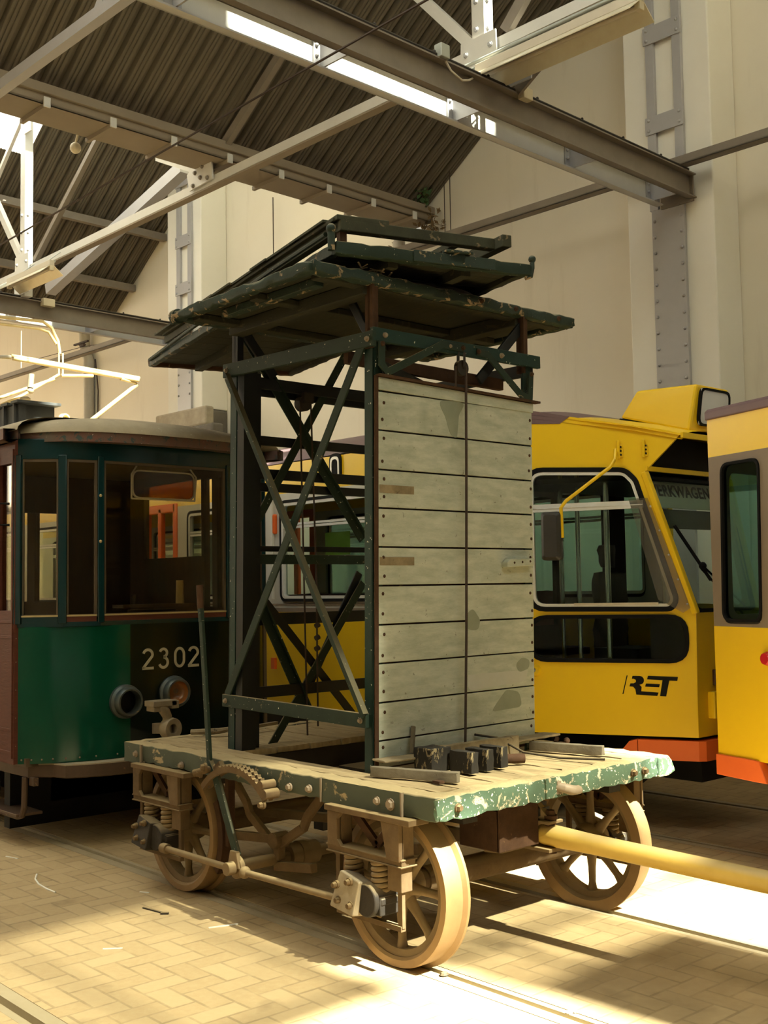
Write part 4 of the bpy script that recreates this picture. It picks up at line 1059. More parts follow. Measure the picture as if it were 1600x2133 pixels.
two = arc(WD/2, H-.047, WD/2-h2, .047-h2, 165, -25)+[(.006, h2)]
three_a = arc(WD/2-.004, H-.040, WD/2-h2-.008, .040-h2, 160, -85); three_b = arc(WD/2-.004, .048, WD/2-h2-.002, .048-h2+.001, 88, -160)
zero = arc(WD/2, H/2+.02, WD/2-h2, .058-h2+.001, 0, 180)+arc(WD/2, H/2-.02, WD/2-h2, .058-h2+.001, 180, 360)+[(WD-h2, H/2+.02)]
for y0, ch in zip(dg, '2302'):
    mb = MB()
    if ch == '2': stroke(two, y0); stroke([(.0, h2), (WD, h2)], y0)
    if ch == '3': stroke(three_a, y0); stroke(three_b, y0)
    if ch == '0': stroke(zero, y0)
    lab(mb.build('digit', 'digit', G), 'cream painted digit %s of the number 2302' % ch)
# headlamp sockets: empty rim left, lamp right
def lampring(y, z, r, filled):
    mb = MB(); x = GX+.005
    mb.lathe([(r+.028, 0), (r+.028, .03), (r+.012, .045), (r+.012, .085), (r, .10), (r-.012, .10), (r-.012, .0)], (x, y, z), (1, 0, 0), 36)
    l = mb.build('headlamp', 'tram_green_shaded', G, smooth=40)
    l.data.materials.clear(); l.data.materials.append(MAT['lamp_rim'])
    mb = MB()
    if filled:
        mb.lathe([(0.0001, .02), (r*.5, .03), (r*.86, .062), (r-.012, .088), (r-.012, .015), (.0001, .012)], (x, y, z), (1, 0, 0), 36)
        mb.build('reflector', 'lens_amber', l, smooth=50)
        m2 = MB(); m2.ball((x+.05, y, z+.01), .02); m2.build('bulb', 'glass', l, smooth=50)
    else:
        mb.cyl((x+.002, y, z), (x+.012, y, z), r-.012, n=36); lab(mb.build('socket', 'blackpaint', l), 'empty black lamp socket')
MAT['lamp_rim'] = paint('lamp_rim', (.06, .085, .09), (.1, .085, .06), .4, .3, var=.7, chip=(.25, .18, .1), chip_amt=.66)
lampring(-.375, 1.03, .098, False); lampring(.035, 1.07, .098, True)
# coupler
mb = MB(); X = -2.34
mb.box(X-.10, X+.03, -.41, -.215, 1.02, 1.06); mb.box(X-.09, X+.02, -.40, -.28, .985, 1.025); mb.box(X-.02, X+.03, -.26, -.20, 1.0, 1.055)
mb.tube([(X, -.34, 1.02), (X, -.30, .98), (X-.01, -.275, .94), (X-.01, -.28, .90)], [.03, .038, .034, .03], 12)
mb.lathe([(.034, -.035), (.034, .035), (.075, .04), (.082, 0), (.075, -.04)], (X, -.255, .855), V((1, .15, 0)), 24)
mb.bar((X-.02, -.28, .86), (-2.85, -.08, .80), .08, .08)
lab(mb.build('coupler', 'coupler', G, bevel=.004, smooth=40), 'raised cast iron coupler with an eye')
# step at the near door, underframe and wheels in the dark
mb = MB(); mb.tube([(-3.08, -1.02, .52), (-3.09, -1.02, .30), (-3.12, -1.02, .24), (-3.2, -1.02, .22), (-3.8, -1.02, .22)], .022, 8); mb.box(-3.85, -3.13, -1.06, -.86, .23, .25); mb.box(-3.06, -2.98, -1.0, -.96, .46, .52)
mb.build('step', 'tram_skirt', G, bevel=.003)
mb = MB(); mb.box(REAR+.3, -3.5, -.62, .62, .24, .60); mb.build('underframe', 'blackpaint', G)
for x in (-4.6, -6.4, -9.2):
    for s_ in (-1, 1):
        mb = MB(); mb.lathe([(.10, -.05), (.10, .05), (.33, .05), (.335, -.05)], (x, s_*.745, .335), (0, s_, 0), 32); mb.build('wheel', 'iron_dark', G, smooth=40)
mb = MB(); mb.box(-3.6, -3.5, -.95, .95, .08, .52); mb.build('lifeguard', 'blackpaint', G)
# roof gear: resistor grid, clamp, pantograph
r = MB(); r.box(-5.2, -4.35, -.52, -.46, 3.29, 3.46); r.build('resistor_plate', 'resistor', G)
for k in range(4):
    mb = MB(); x = -5.05+k*.21
    mb.box(x, x+.03, -.55, -.18, 3.25, 3.47); mb.box(x-.02, x+.12, -.56, -.16, 3.465, 3.49)
    mb.build('resistor_fin', 'resistor', G, bevel=.003)
pg = MB()
PX = -4.9
pg.box(PX-.2, PX+.28, -.10, .40, 3.335, 3.365); pg.lathe([(.04, -.02), (.055, -.02), (.055, .02), (.04, .02)], (PX+.12, .10, 3.43), (1, .3, 0), 20); pg.box(PX+.09, PX+.15, .13, .16, 3.35, 3.43)
pb = pg.build('pantograph', 'panto', G, smooth=40)
lab(pb, 'yellow-brown collector frame folded on the roof')
def pt(pts, r, nm='pantograph_arm', m='panto'):
    mb = MB(); mb.tube(pts, r, 10); mb.build(nm, m, pb, smooth=50)
pt([(-4.9, -.36, 3.985), (-4.9, .94, 3.925)], .018); pt([(-4.9, -.34, 3.965), (-4.9, .93, 3.905)], .021)
pt([(-4.9, .74, 3.90), (-4.92, .90, 3.89), (-4.93, .925, 3.86), (-4.94, .88, 3.82), (-5.0, .34, 3.37)], .021)
pt([(-4.9, -.48, 3.96), (-4.9, -.36, 3.975)], .016, m='lamp_white'); pt([(-4.9, -.8, 3.94), (-4.9, -.36, 3.965)], .012)
pt([(-5.2, -.9, 4.38), (-5.2, -.36, 4.40), (-5.2, .08, 4.42), (-5.2, .17, 4.37), (-5.2, .235, 4.25), (-5.2, .255, 4.13)], .016, 'collector_bow')
pt([(-5.24, -.9, 4.33), (-5.24, -.36, 4.345), (-5.24, .06, 4.355), (-5.22, .15, 4.33), (-5.2, .22, 4.22)], .014, 'collector_bow')
for yy in (.245, .285): pt([(-5.2, yy, 4.14), (-5.2, yy, 3.93)], .009, 'bow_link')
pt([(-5.2, .27, 3.92), (-5.2, .60, 3.955)], .017); pt([(-5.2, .25, 3.93), (-5.2, -.10, 3.70), (-5.3, -.65, 3.40)], .013); pt([(-5.2, .20, 3.88), (-5.25, -.55, 3.55)], .016)
pt([(-5.2, -.13, 4.30), (-5.2, -.13, 3.95)], .004, 'pull_cord', 'lamp_white')
mb = MB(); mb.ball((-5.2, -.04, 3.74), .035, 10, (1, 1, .8)); mb.ball((-5.2, -.09, 3.66), .04, 10, (1, 1.3, .7)); mb.cyl((-5.2, -.03, 3.9), (-5.2, -.04, 3.77), .028); mb.build('insulator', 'coupler', pb, smooth=50)

# ------------------------------------------------------------------ yellow works tram
Yt = thing('works_tram', 'yellow works tram with slanted windscreen, mirror arm, RET mark and roof sign box', 'tram', (-5, 3.2, 0))
A0 = V((-1.061, 2.218, 0)); DU = V((.90172, .43231, 0)); UP = V((0, 0, 1)); CU = A0
ZB0 = .70
outline = [(0, ZB0), (1.258, ZB0), (1.272, 1.643), (.925, 2.69), (1.205, 2.965), (1.07, 3.005), (.36, 3.155), (0, 3.235)]
winp = [(.03, 1.675), (1.085, 1.668), (1.115, 1.72), (.84, 2.62), (.77, 2.695), (.03, 2.735)]
lowp = [(.0, 1.262), (1.20, 1.262), (1.20, 1.592), (.0, 1.592)]
lowp_r = rpoly([(.015, 1.27), (1.19, 1.27), (1.19, 1.585), (.015, 1.585)], [.12, .12, .12, .12])
def cabside(mir):
    if mir:
        o = V((A0.x, 6.4-A0.y, 0)); u = V((DU.x, -DU.y, 0))
    else: o, u = A0, DU
    up = UP
    wr = rpoly(winp, [.10, .10, .05, .05, .10, .10])
    mb = MB(); mb.plate(outline, [rpoly(offs(winp, .008), .1)]+([] if mir else [rpoly(offs([(.015, 1.27), (1.19, 1.27), (1.19, 1.585), (.015, 1.585)], .006), .12)]), o, u, up, -.04 if not mir else 0, 0 if not mir else .04)
    return mb.build('cab_side', 'tram_yellow', Yt, bevel=.004), o, u
cs, o, u = cabside(False); cabside(True)
# main body: near and far walls with window holes
BX0 = -14.0
def mainside(mir):
    o = V((BX0, 2.218 if not mir else 6.4-2.218, 0)); u = V((1, 0, 0)); L = A0.x-BX0
    def q(x): return x-BX0
    holes = [rect(q(-4.31), q(-2.92), 1.72, 2.73), rect(q(-2.78), q(-1.35), 1.72, 2.73), rect(q(-6.05), q(-4.62), 1.72, 2.73),
             rect(q(-6.98), q(-6.32), .8, 2.80), rect(q(-8.6), q(-7.2), 1.72, 2.73), rect(q(-10.2), q(-8.8), 1.72, 2.73), rect(q(-13.6), q(-10.4), 1.72, 2.73)]
    mb = MB(); mb.plate(rect(0, L, ZB0, 1.62), [rect(q(-6.98), q(-6.32), .8, 1.7)], o, u, UP, -.02, .02); mb.build('side_wall', 'tram_yellow', Yt)
    mb = MB(); mb.plate(rect(0, L, 1.62, 2.80), [rpoly(h, .08) for h in holes if h[0][1] > 1] + [rect(q(-6.98), q(-6.32), 1.63, 2.78)], o, u, UP, -.02, .022); w = mb.build('window_band', 'tram_white', Yt)
    mb = MB(); mb.plate(rect(0, L, 2.80, 3.10), [], o, u, UP, -.02, .021); mb.build('fascia', 'tram_yellow', Yt)
    for i, h in enumerate(holes):
        if h[0][1] < 1: continue
        oo = o+V((0, (-.024 if not mir else -.0), 0)); uu = u
        hh = h
        window(Yt, o+V((0, -.01 if not mir else .01, 0)), u, UP, offs(hh, -.03), .06, .03, .028, 'glass_teal' if mir else 'glass', .03 if not mir else .0)
        x0_, x1_ = hh[0][0], hh[1][0]
        mb = MB()
        for dz in (2.445, 2.475): mb.box(o.x+x0_+.02, o.x+x1_-.02, o.y-.03, o.y+.01, dz, dz+.022)
        mb.build('window_bar', 'alu', w)
    mb = MB()
    for xx in (-6.98, -6.32): mb.box(xx-.05, xx+.05, o.y-.03, o.y+.03, .75, 2.84)
    mb.box(-6.98, -6.32, o.y-.03, o.y+.03, 2.74, 2.84); mb.box(-6.70, -6.62, o.y-.03, o.y+.03, .75, 2.8)
    lab(mb.build('door', 'tram_orange', Yt, bevel=.01), 'orange framed passenger door')
    if not mir:
        mb = MB(); mb.prism(rpoly(rect(-3.50, -3.33, 2.86, 3.12), .07), (0, o.y-.02, 0), (1, 0, 0), UP, -.0, .02); n_ = mb.build('line_box', 'rubber', Yt)
        mb = MB(); mb.plate(rpoly(rect(-3.48, -3.35, 2.85, 3.09), .06), [rpoly(rect(-3.46, -3.37, 2.83, 3.065), .045)], (0, o.y-.04, 0), (1, 0, 0), UP, .0, .006); mb.build('ring', 'alu', n_)
        mb = MB(); mb.box(-4.43, -4.37, o.y-.06, o.y, 2.40, 2.60); lab(mb.build('blinker', 'tram_orange', Yt, bevel=.015), 'orange side indicator lamp')
        mb = MB(); mb.box(-4.46, -4.40, o.y-.05, o.y-.01, 1.05, 1.16); mb.build('reflector', 'tram_orange', Yt)
        mb = MB(); mb.plate(rect(-3.66, -3.29, 2.16, 2.38), [], (0, o.y+.03, 0), (1, 0, 0), UP, -.002, .002); lab(mb.build('notice', 'green_paper', Yt), 'green paper notice in the window')
        mb = MB(); mb.box(BX0, -1.1, o.y-.028, o.y, 1.685, 1.70); mb.box(BX0, -1.1, o.y-.03, o.y, 1.62, 1.66); mb.build('waist_moulding', 'tram_greybrown', Yt)
        mb = MB(); mb.tube([(-4.38, o.y-.03, 2.84), (-4.41, o.y-.05, 2.80), (-4.42, o.y-.05, 1.75)], .02, 8); mb.build('post_trim', 'tram_white', Yt, smooth=True)
mainside(False); mainside(True)
# roof: purple with rounded eaves, tapering at the cab
def roofsec(x, yh, ze, zt, yc=3.2):
    pts = []
    for i in range(13):
        t = -1+2*i/12
        pts.append((yc+yh*t, ze+(zt-ze)*(1-abs(t)**3.2)))
    return [V((x, y, z)) for y, z in pts]
secs = [roofsec(BX0, 1.0, 3.10, 3.42), roofsec(-6, 1.0, 3.10, 3.40), roofsec(-2.2, 1.0, 3.12, 3.37), roofsec(-1.05, .985, 3.20, 3.27), roofsec(-.745, .835, 3.135, 3.19)]
def loft(secs, lo=None):
    mb = MB(); n = len(secs[0]); vs = [p for s_ in secs for p in s_]
    fs = [(i*n+j, i*n+j+1, (i+1)*n+j+1, (i+1)*n+j) for i in range(len(secs)-1) for j in range(n-1)]
    lo_ = [V((p.x, p.y, p.z-.03)) for p in vs]; k = len(vs)
    mb.add(vs+lo_, fs+[tuple(k+a for a in f[::-1]) for f in fs]); return mb
loft(secs).build('roof', 'tram_purple', Yt, smooth=50)
secs2 = [roofsec(-.745, .835, 3.135, 3.19), roofsec(-.3, .64, 3.045, 3.09), roofsec(-.09, .53, 2.985, 3.03), roofsec(.035, .47, 2.95, 3.005)]
loft(secs2).build('roof_hood', 'tram_yellow', Yt, smooth=50)
# front: lower panel, windscreen, visor
F0 = V((.073, 2.762, 0)); FW = 6.4-2*2.762
mb = MB(); mb.plate(rect(0, FW, ZB0, 1.62), [], F0, (0, 1, 0), UP, -.03, .003); mb.build('front_panel', 'tram_yellow', Yt, bevel=.004)
ws_b = V((.086, 2.768, 1.643)); ws_t = V((-.227, 2.618, 2.69)); vv = V((ws_t.x-ws_b.x, 0, ws_t.z-ws_b.z)); LV = vv.length; vv.normalize()
def wsq(a, b): return (a, b)
e = ws_t.y-ws_b.y
wsout = [(-.012, 0), (FW+.012, 0), (FW-e, LV), (e, LV)]; wsin = [(.05, .04), (FW-.05, .04), (FW-e-.035, LV-.02), (e+.035, LV-.02)]
window(Yt, (.086, 2.768, 1.61), V((0, 1, 0)), vv, wsin, .05, .022, 0, 'glass', .006, 'windscreen')
for s_ in (0, 1):
    a = ws_b if not s_ else V((ws_b.x, 6.4-ws_b.y, ws_b.z)); b = ws_t if not s_ else V((ws_t.x, 6.4-ws_t.y, ws_t.z))
    mb = MB(); mb.bar(a-V((0, 0, .03)), b, .05, .05, (1, 0, 0)); mb.build('screen_pillar', 'tram_yellow', Yt, bevel=.01)
mb = MB(); mb.prism([(-.45, 2.62), (-.22, 2.69), (.03, 2.95), (.03, 2.965), (-.45, 3.02)], (0, 2.74, 0), (1, 0, 0), UP, -.92, -.0); 
m2 = MB(); m2.plate(rect(0, FW+.10, 2.93, 2.972), [], (.045, 2.72, 0), (0, 1, 0), UP, -.01, .012); m2.build('visor_edge', 'tram_yellow', Yt, bevel=.004)
m2 = MB(); m2.box(-.40, -.22, 2.64, 3.76, 2.70, 2.97); lab(m2.build('visor_recess', 'blackpaint', Yt), 'black recess under the roof hood')
m2 = MB(); m2.bar((-.215, 2.62, 2.715), (-.215, 3.78, 2.715), .03, .035); m2.build('visor_strip', 'tram_yellow', Yt)
# sign board behind the screen
sg_o = V((-.275, 2.66, 2.43)); mb = MB(); mb.plate(rect(0, 1.08, 0, .235), [], sg_o, (0, 1, 0), vv, -.003, .003); sg = mb.build('destination_blind', 'sign_cloth', Yt)
mb = MB(); mb.text('WERKWAGEN', sg_o+V((.006, .10, .0))+vv*.10, V((0, 1, 0)), vv, .135, .95, .003, 0., .022)
lab(mb.build('sign_letters', 'sign_letter', sg), 'dark capital letters WERKWAGEN')
mb = MB(); mb.plate(rect(0, 1.1, 0, .16), [], V((-.27, 2.65, 2.27)), (0, 1, 0), vv, -.003, .003); mb.build('sun_blind', 'interior_grey', Yt)
# roof sign box
mb = MB()
c = [V((-.62, 2.86, 3.17)), V((-.06, 2.98, 3.01)), V((-.06, 3.55, 3.02)), V((-.62, 3.55, 3.18)), V((-.50, 2.93, 3.385)), V((-.02, 3.05, 3.385)), V((-.02, 3.50, 3.385)), V((-.50, 3.50, 3.385))]
mb.hexa(c); sb = mb.build('sign_box', 'tram_yellow', Yt, bevel=.02)
u_ = V((0, 1, 0)); v_ = (c[5]-c[1]); v_.y = 0; v_.normalize()
window(sb, V((-.045, 3.0, 3.03)), u_, v_, [(.085, .05), (.49, .06), (.475, .315), (.10, .315)], .05, .018, 0, 'glass', .012, 'sign_window')
mb = MB(); mb.prism([(.075, .04), (.50, .05), (.485, .325), (.09, .325)], V((-.045, 3.0, 3.03)), u_, v_, -.0, .004); mb.build('sign_face', 'sign_white', sb)
mb = MB(); mb.hexa([p-V((0, 0, .028))-V((0.01, 0, 0)) for p in c[:4]]+[p+V((0, 0, .0)) for p in c[:4]]); mb.build('gasket', 'rubber', sb)
for w in sb.children:   # panes stay sub-parts of the box, one level down
    pass
# cab windows
W1 = window(Yt, A0, DU, UP, winp, .10, .038, .022, 'glass', .014, 'cab_window')
mb = MB(); mb.prism(rect(.035, .91, 2.415, 2.475), A0, DU, UP, -.02, .016); mb.prism(rect(.035, .905, 2.44, 2.445), A0, DU, UP, -.02, .02); mb.build('window_bar', 'alu', W1)
mb = MB(); mb.prism(rect(.36, 1.0, 1.683, 1.70), A0, DU, UP, -.0, .018); mb.build('sliding_bar', 'lamp_white', W1)
window(Yt, A0, DU, UP, [(.015, 1.275), (1.185, 1.275), (1.185, 1.58), (.015, 1.58)], .12, .03, 0, 'glass', .014, 'lower_window')
mb = MB(); mb.plate([(.80, 2.49), (.945, 2.49), (1.24, 1.66), (1.18, 1.62), (1.06, 1.69), (1.0, 1.72)], [], A0, DU, UP, .016, .018); lab(mb.build('film_strip', 'film', W1), 'torn clear plastic film over the window edge')
studs('film_pin', 'bolt_white', W1, [A0+DU*(.935+.062*i+.03)+UP*(2.425-.185*i)+DU.cross(UP)*.02 for i in range(5)], lambda m_, c: m_.ball(c, .008, 8))
mb = MB(); mb.prism([(-1.45, 2.32), (-.98, 2.32), (-.30, 2.66), (-.30, 3.74), (-.98, 4.08), (-1.45, 4.08)], (0, 0, 0), (1, 0, 0), (0, 1, 0), 2.64, 2.68); mb.build('cab_ceiling', 'blackpaint', Yt)
mb = MB(); mb.prism([(.0, 3.122), (.28, 3.105), (.325, 3.135), (.36, 3.156), (.0, 3.236)], A0, DU, UP, .001, .004); lab(mb.build('roof_edge', 'tram_purple', Yt), 'purple end of the roof colour on the cab side')
# RET mark
mb = MB()
def fp(a, b): return (a, b)
S_ = .138/.138
base = A0+DU*.708+UP*1.002
def poly(*pts): mb.prism([(x*.01, y*.01) for x, y in pts], base, DU, UP, .001, .003)
poly((0, .8), (.7, .8), (4.3, 14.9), (3.6, 14.9))                                     # thin slash
Rp = [(8.0, 14.6), (13.2, 14.6)]+[(13.2+3.3*math.sin(math.radians(a)), 11.4+3.2*math.cos(math.radians(a))) for a in range(10, 180, 14)]+[(13.0, 7.9), (14.6, 6.4), (14.2, 3.1), (27.0, 2.4), (26.0, -.1), (10.4, .6), (9.8, 4.6), (8.2, 6.5), (5.4, 6.6), (6.2, 8.9), (8.8, 9.0), (10.4, 10.0), (10.4, 11.6), (8.8, 12.4), (7.4, 12.4)]
poly(*Rp)
poly((17.2, 6.7), (27.6, 6.4), (28.2, 8.7), (17.9, 9.0))
poly((18.8, 12.2), (30.2, 11.7), (28.0, -.2), (32.5, -.3), (35.2, 11.5), (41.0, 11.3), (41.6, 14.2), (19.6, 14.8))
lab(mb.build('mark', 'blackpaint', Yt), 'black slanted letters RET')
# mirror arm, mirror, bracket plates, knob
Nn = DU.cross(UP)
def cp(s_, z, n_=0): return A0+DU*s_+UP*z+Nn*n_
mb = MB(); mb.tube([cp(.72, 2.87, .05), cp(.72, 2.79, .09), cp(.69, 2.73, .12), cp(.36, 2.48, .20), cp(.32, 2.43, .20), cp(.325, 2.2, .20)], .014, 10)
arm = mb.build('mirror_arm', 'bar_yellow', Yt, smooth=True)
arm.data.materials.clear(); arm.data.materials.append(MAT['tram_yellow'])
mb = MB(); u2 = DU; 
fr = lambda a, b, c: cp(.245+a, 2.215+b, .20+c)
sec = [(-.075, -.185), (.075, -.185), (.075, .185), (-.075, .185)]
rp = rpoly(sec, .03); rp2 = rpoly(offs(sec, -.025), .02)
n = len(rp); vs = [fr(a, b, -.035) for a, b in rp]+[fr(a, b, .03) for a, b in rp]+[fr(a, b, .06) for a, b in rp2]
fs = [tuple(range(n-1, -1, -1))]+[(i, (i+1) % n, n+(i+1) % n, n+i) for i in range(n)]+[(n+i, n+(i+1) % n, 2*n+(i+1) % n, 2*n+i) for i in range(n)]+[tuple(2*n+i for i in range(n))]
mb.add(vs, fs); mb.build('mirror', 'black_plastic', arm, smooth=40)
mb = MB(); mb.prism(rect(-.06, .055, -.165, .165), cp(.245, 2.215, .163), DU, UP, -.003, .001); mb.build('mirror_glass', 'chrome', arm)
for s_, h in ((.725, .10), (.915, .085)):
    mb = MB(); mb.prism(rect(s_-.0, s_+.042, 2.81, 2.81+h), A0, DU, UP, 0, .01); mb.cyl(cp(s_+.01, 2.80, .015), cp(s_+.01, 2.94, .015), .012, n=8)
    br = mb.build('hinge_plate', 'tram_yellow', Yt, bevel=.003)
    studs('screw', 'blackpaint', br, [cp(s_+.028, 2.83+.03*i, .012) for i in range(3)], lambda m_, c: m_.ball(c, .008, 8))
mb = MB(); mb.cyl(cp(.035, 1.18, 0), cp(.035, 1.18, .035), .048, .035, 20); kb = mb.build('lock_rosette', 'tram_yellow', Yt, smooth=40)
mb = MB(); mb.cyl(cp(.03, 1.185, .03), cp(.03, 1.185, .05), .018, n=12); mb.build('lock', 'chrome', kb, smooth=40)
# front lamps, indicator
mb = MB(); mb.box(.05, .135, 2.90, 3.2, .83, 1.03); hl = mb.build('headlight_box', 'tram_yellow', Yt, bevel=.012)
mb = MB(); mb.prism(rpoly(rect(3.0, 3.16, .86, 1.0), .03), (.134, 0, 0), (0, 1, 0), UP, -.0, .006); mb.ball((.14, 3.08, .93), .03); mb.build('lens', 'dark_lens', hl, smooth=40)
mb = MB(); mb.box(.06, .10, 2.97, 3.10, 1.07, 1.19); lab(mb.build('indicator', 'dark_lens', Yt, bevel=.008), 'dark red rear-style lamp on the front')
# orange bumper and skirt
bpl = [(-.315, 2.552), (.085, 2.745), (.12, 2.79), (.13, 3.60), (.085, 3.655), (-.315, 3.85)]
mesh_wall(bpl, .53, .675, .10).build('bumper', 'tram_orange', Yt, bevel=.006)
mb = MB(); mb.prism([(0, 0), (.11, .13), (.17, .145), (.17, 0)], cp(.64, .53, .01), DU, UP, -.08, .0); mb.build('bumper_end', 'tram_orange', Yt)
mb = MB()
for i in range(3): mb.box(.11, .16, 3.0, 3.3, .555+.035*i, .575+.035*i)
mb.build('coupler_teeth', 'tram_orange', Yt)
# wiper
mb = MB(); mb.bar((.06, 3.02, 1.86), (-.10, 2.80, 2.28), .022, .02); wp = mb.build('wiper', 'rubber', Yt)
mb = MB(); mb.bar((.02, 2.96, 1.98), (.10, 3.42, 1.66), .012, .012); mb.bar((.03, 2.94, 1.95), (.115, 3.36, 1.60), .012, .012); mb.ball((.035, 2.955, 1.97), .03); mb.build('wiper_arm', 'rubber', wp)
# inside: floor, driver's seat, poles, passenger seats
mb = MB(); mb.prism([(BX0, 2.3), (-1.05, 2.3), (0, 2.82), (0, 3.58), (-1.05, 4.1), (BX0, 4.1)], (0, 0, 0), (1, 0, 0), (0, 1, 0), .80, .84); mb.build('floor_pan', 'interior_dark', Yt)
mb = MB(); mb.box(BX0, -1.0, 2.3, 4.1, 2.98, 3.0); mb.build('inner_ceiling', 'interior_grey', Yt)
mb = MB(); mb.box(-.95, .02, 2.75, 3.65, .84, 1.05); mb.box(-.35, .03, 2.80, 3.6, 1.05, 1.62); mb.bar((-.42, 2.9, 1.1), (-.12, 2.95, 1.62), .04, .04); mb.build('dashboard', 'interior_dark', Yt)
st = MB(); st.cyl((-.85, 3.22, .84), (-.85, 3.22, 1.2), .06); st.box(-1.05, -.62, 3.0, 3.45, 1.2, 1.32); st.worn(-1.10, -1.0, 3.02, 3.43, 1.3, 1.95, .08, .02); st.worn(-1.10, -1.02, 3.12, 3.33, 1.98, 2.18, .05, .02)
st.build('driver_seat', 'seat_black', Yt, smooth=50)
for x, y, r in ((-.60, 2.62, .022), (-.95, 2.70, .02), (-1.25, 2.85, .02), (-.9, 3.8, .02), (-2.0, 2.9, .018), (-3.3, 2.9, .018), (-2.7, 3.6, .018)):
    mb = MB(); mb.cyl((x, y, .84), (x, y, 2.98), r, n=12); mb.build('grab_pole', 'chrome', Yt, smooth=40)
mb = MB(); mb.plate(rect(2.5, 4.05, .84, 2.98), [rect(2.62, 3.05, 1.5, 2.6), rect(3.15, 3.75, .9, 2.7)], (-1.5, 0, 0), (0, 1, 0), UP, -.02, .02); mb.build('cab_partition', 'interior_dark', Yt)
for i in range(9):
    for y0 in (2.36, 3.35):
        x = -2.35-i*.78
        if -7.2 < x < -6.0: continue
        mb = MB(); mb.worn(x-.06, x, y0, y0+.72, 1.22, 1.79, .1, .01); mb.worn(x, x+.42, y0, y0+.72, 1.18, 1.26, .1, .01); mb.box(x+.1, x+.3, y0+.2, y0+.5, .84, 1.18); mb.build('passenger_seat', 'seat_red', Yt, smooth=50)
# running gear
for x0_ in (-2.4, -6.4, -10.5):
    mb = MB(); mb.box(x0_-1.2, x0_+1.2, 2.6, 3.8, .25, .68); mb.build('bogie', 'blackpaint', Yt)
    for dx in (-.9, .9):
        for s_ in (-1, 1):
            mb = MB(); mb.lathe([(.08, -.05), (.08, .05), (.33, .05), (.335, -.05)], (x0_+dx, 3.2+s_*.745, .335), (0, s_, 0), 32); mb.build('wheel', 'iron_dark', Yt, smooth=40)
mb = MB(); mb.plate(rect(0, A0.x-BX0, .34, .72), [], (BX0, 2.30, 0), (1, 0, 0), UP, -.02, .01); mb.build('side_skirt', 'blackpaint', Yt)
mb = MB(); mb.box(-.9, .0, 2.9, 3.5, .35, .70); mb.build('front_frame', 'blackpaint', Yt)

# ------------------------------------------------------------------ the tram in front of it, cut by the right edge
Rt = thing('yellow_tram', 'yellow tram end with purple roof, grey-brown window surround and orange skirt at the right edge', 'tram', (3.0, 3.2, 0))
A2 = V((.606, 2.179, 0)); D2 = V((.94740, -.32004, 0)); L2 = .62
def seg(o, u, L, mir=False):
    c0, c1 = (-.03, 0) if not mir else (0, .03)
    nm = [('lower_panel', 'tram_yellow', .70, 1.55, []), ('window_surround', 'tram_greybrown', 1.55, 2.69, [rpoly([(.10, 1.57), (.47, 1.57), (.50, 2.64), (.13, 2.64)], .07)] if L < 1 else [rpoly(rect(.15+k*1.5, 1.45+k*1.5, 1.62, 2.64), .07) for k in range(int(L/1.5))]), ('fascia', 'tram_yellow', 2.69, 2.945, [])]
    for n_, m_, z0, z1, h in nm:
        mb = MB(); mb.plate(rect(0, L, z0, z1), h, o, u, UP, c0, c1); mb.build(n_, m_, Rt, bevel=.003)
seg(A2, D2, L2)
w_ = window(Rt, A2, D2, UP, [(.115, 1.60), (.455, 1.60), (.485, 2.62), (.145, 2.62)], .06, .017, 0, 'glass_teal', .012, 'side_window')
mb = MB(); mb.cyl(A2+D2*.44+UP*1.58-D2.cross(UP)*.02, A2+D2*.46+UP*2.63-D2.cross(UP)*.02, .008); mb.build('window_bar', 'alu', w_)
A3 = A2+D2*L2
seg(A3, V((1, 0, 0)), 6.0)
oF = V((A2.x, 6.4-A2.y, 0)); uF = V((D2.x, -D2.y, 0))
seg(oF, uF, L2, True); seg(oF+uF*L2, V((1, 0, 0)), 6.0, True)
E0 = A2; FWR = 6.4-2*A2.y
mb = MB(); mb.plate(rect(0, FWR, .70, 2.945), [rpoly(rect(.2, FWR-.2, 1.62, 2.6), .08)], (A2.x, A2.y, 0), (0, 1, 0), UP, -.0, .03); mb.build('end_panel', 'tram_greybrown', Rt)
mb = MB(); mb.plate(rect(.19, FWR-.19, 1.61, 2.61), [], (A2.x+.012, A2.y, 0), (0, 1, 0), UP, 0, .004); mb.build('end_window', 'glass_teal', Rt)
yA = 3.2-A2.y; yB = 3.2-A3.y
def roofbox(x, yh, zs=3.0):
    return [V((x, 3.2-yh, 2.945)), V((x, 3.2-yh, zs)), V((x, 3.2-yh+.03, zs+.02)), V((x, 3.2, zs+.05)), V((x, 3.2+yh-.03, zs+.02)), V((x, 3.2+yh, zs)), V((x, 3.2+yh, 2.945))]
rl = [roofbox(A2.x-.012, yA+.012), roofbox(A3.x, yB+.012), roofbox(A3.x+6, yB+.012)]
mb = MB(); mb.add([p for r in rl for p in r], [(0, 1, 2, 3, 4, 5, 6), (20, 19, 18, 17, 16, 15, 14)]+[(i*7+j, i*7+(j+1) % 7, i*7+7+(j+1) % 7, i*7+7+j) for i in range(2) for j in range(7)])
mb.build('roof', 'tram_purple', Rt, bevel=.008)
mb = MB(); mb.prism([(-.01, .565), (.36, .567), (.47, .57), (.40, .70), (.36, .705), (-.01, .70)], A2, D2, UP, -.05, .015); mb.build('skirt', 'tram_orange', Rt, bevel=.005)
mb = MB(); mb.box(A2.x-.02, A2.x+.05, A2.y, 6.4-A2.y, .565, .70); mb.build('end_bumper', 'tram_orange', Rt, bevel=.005)
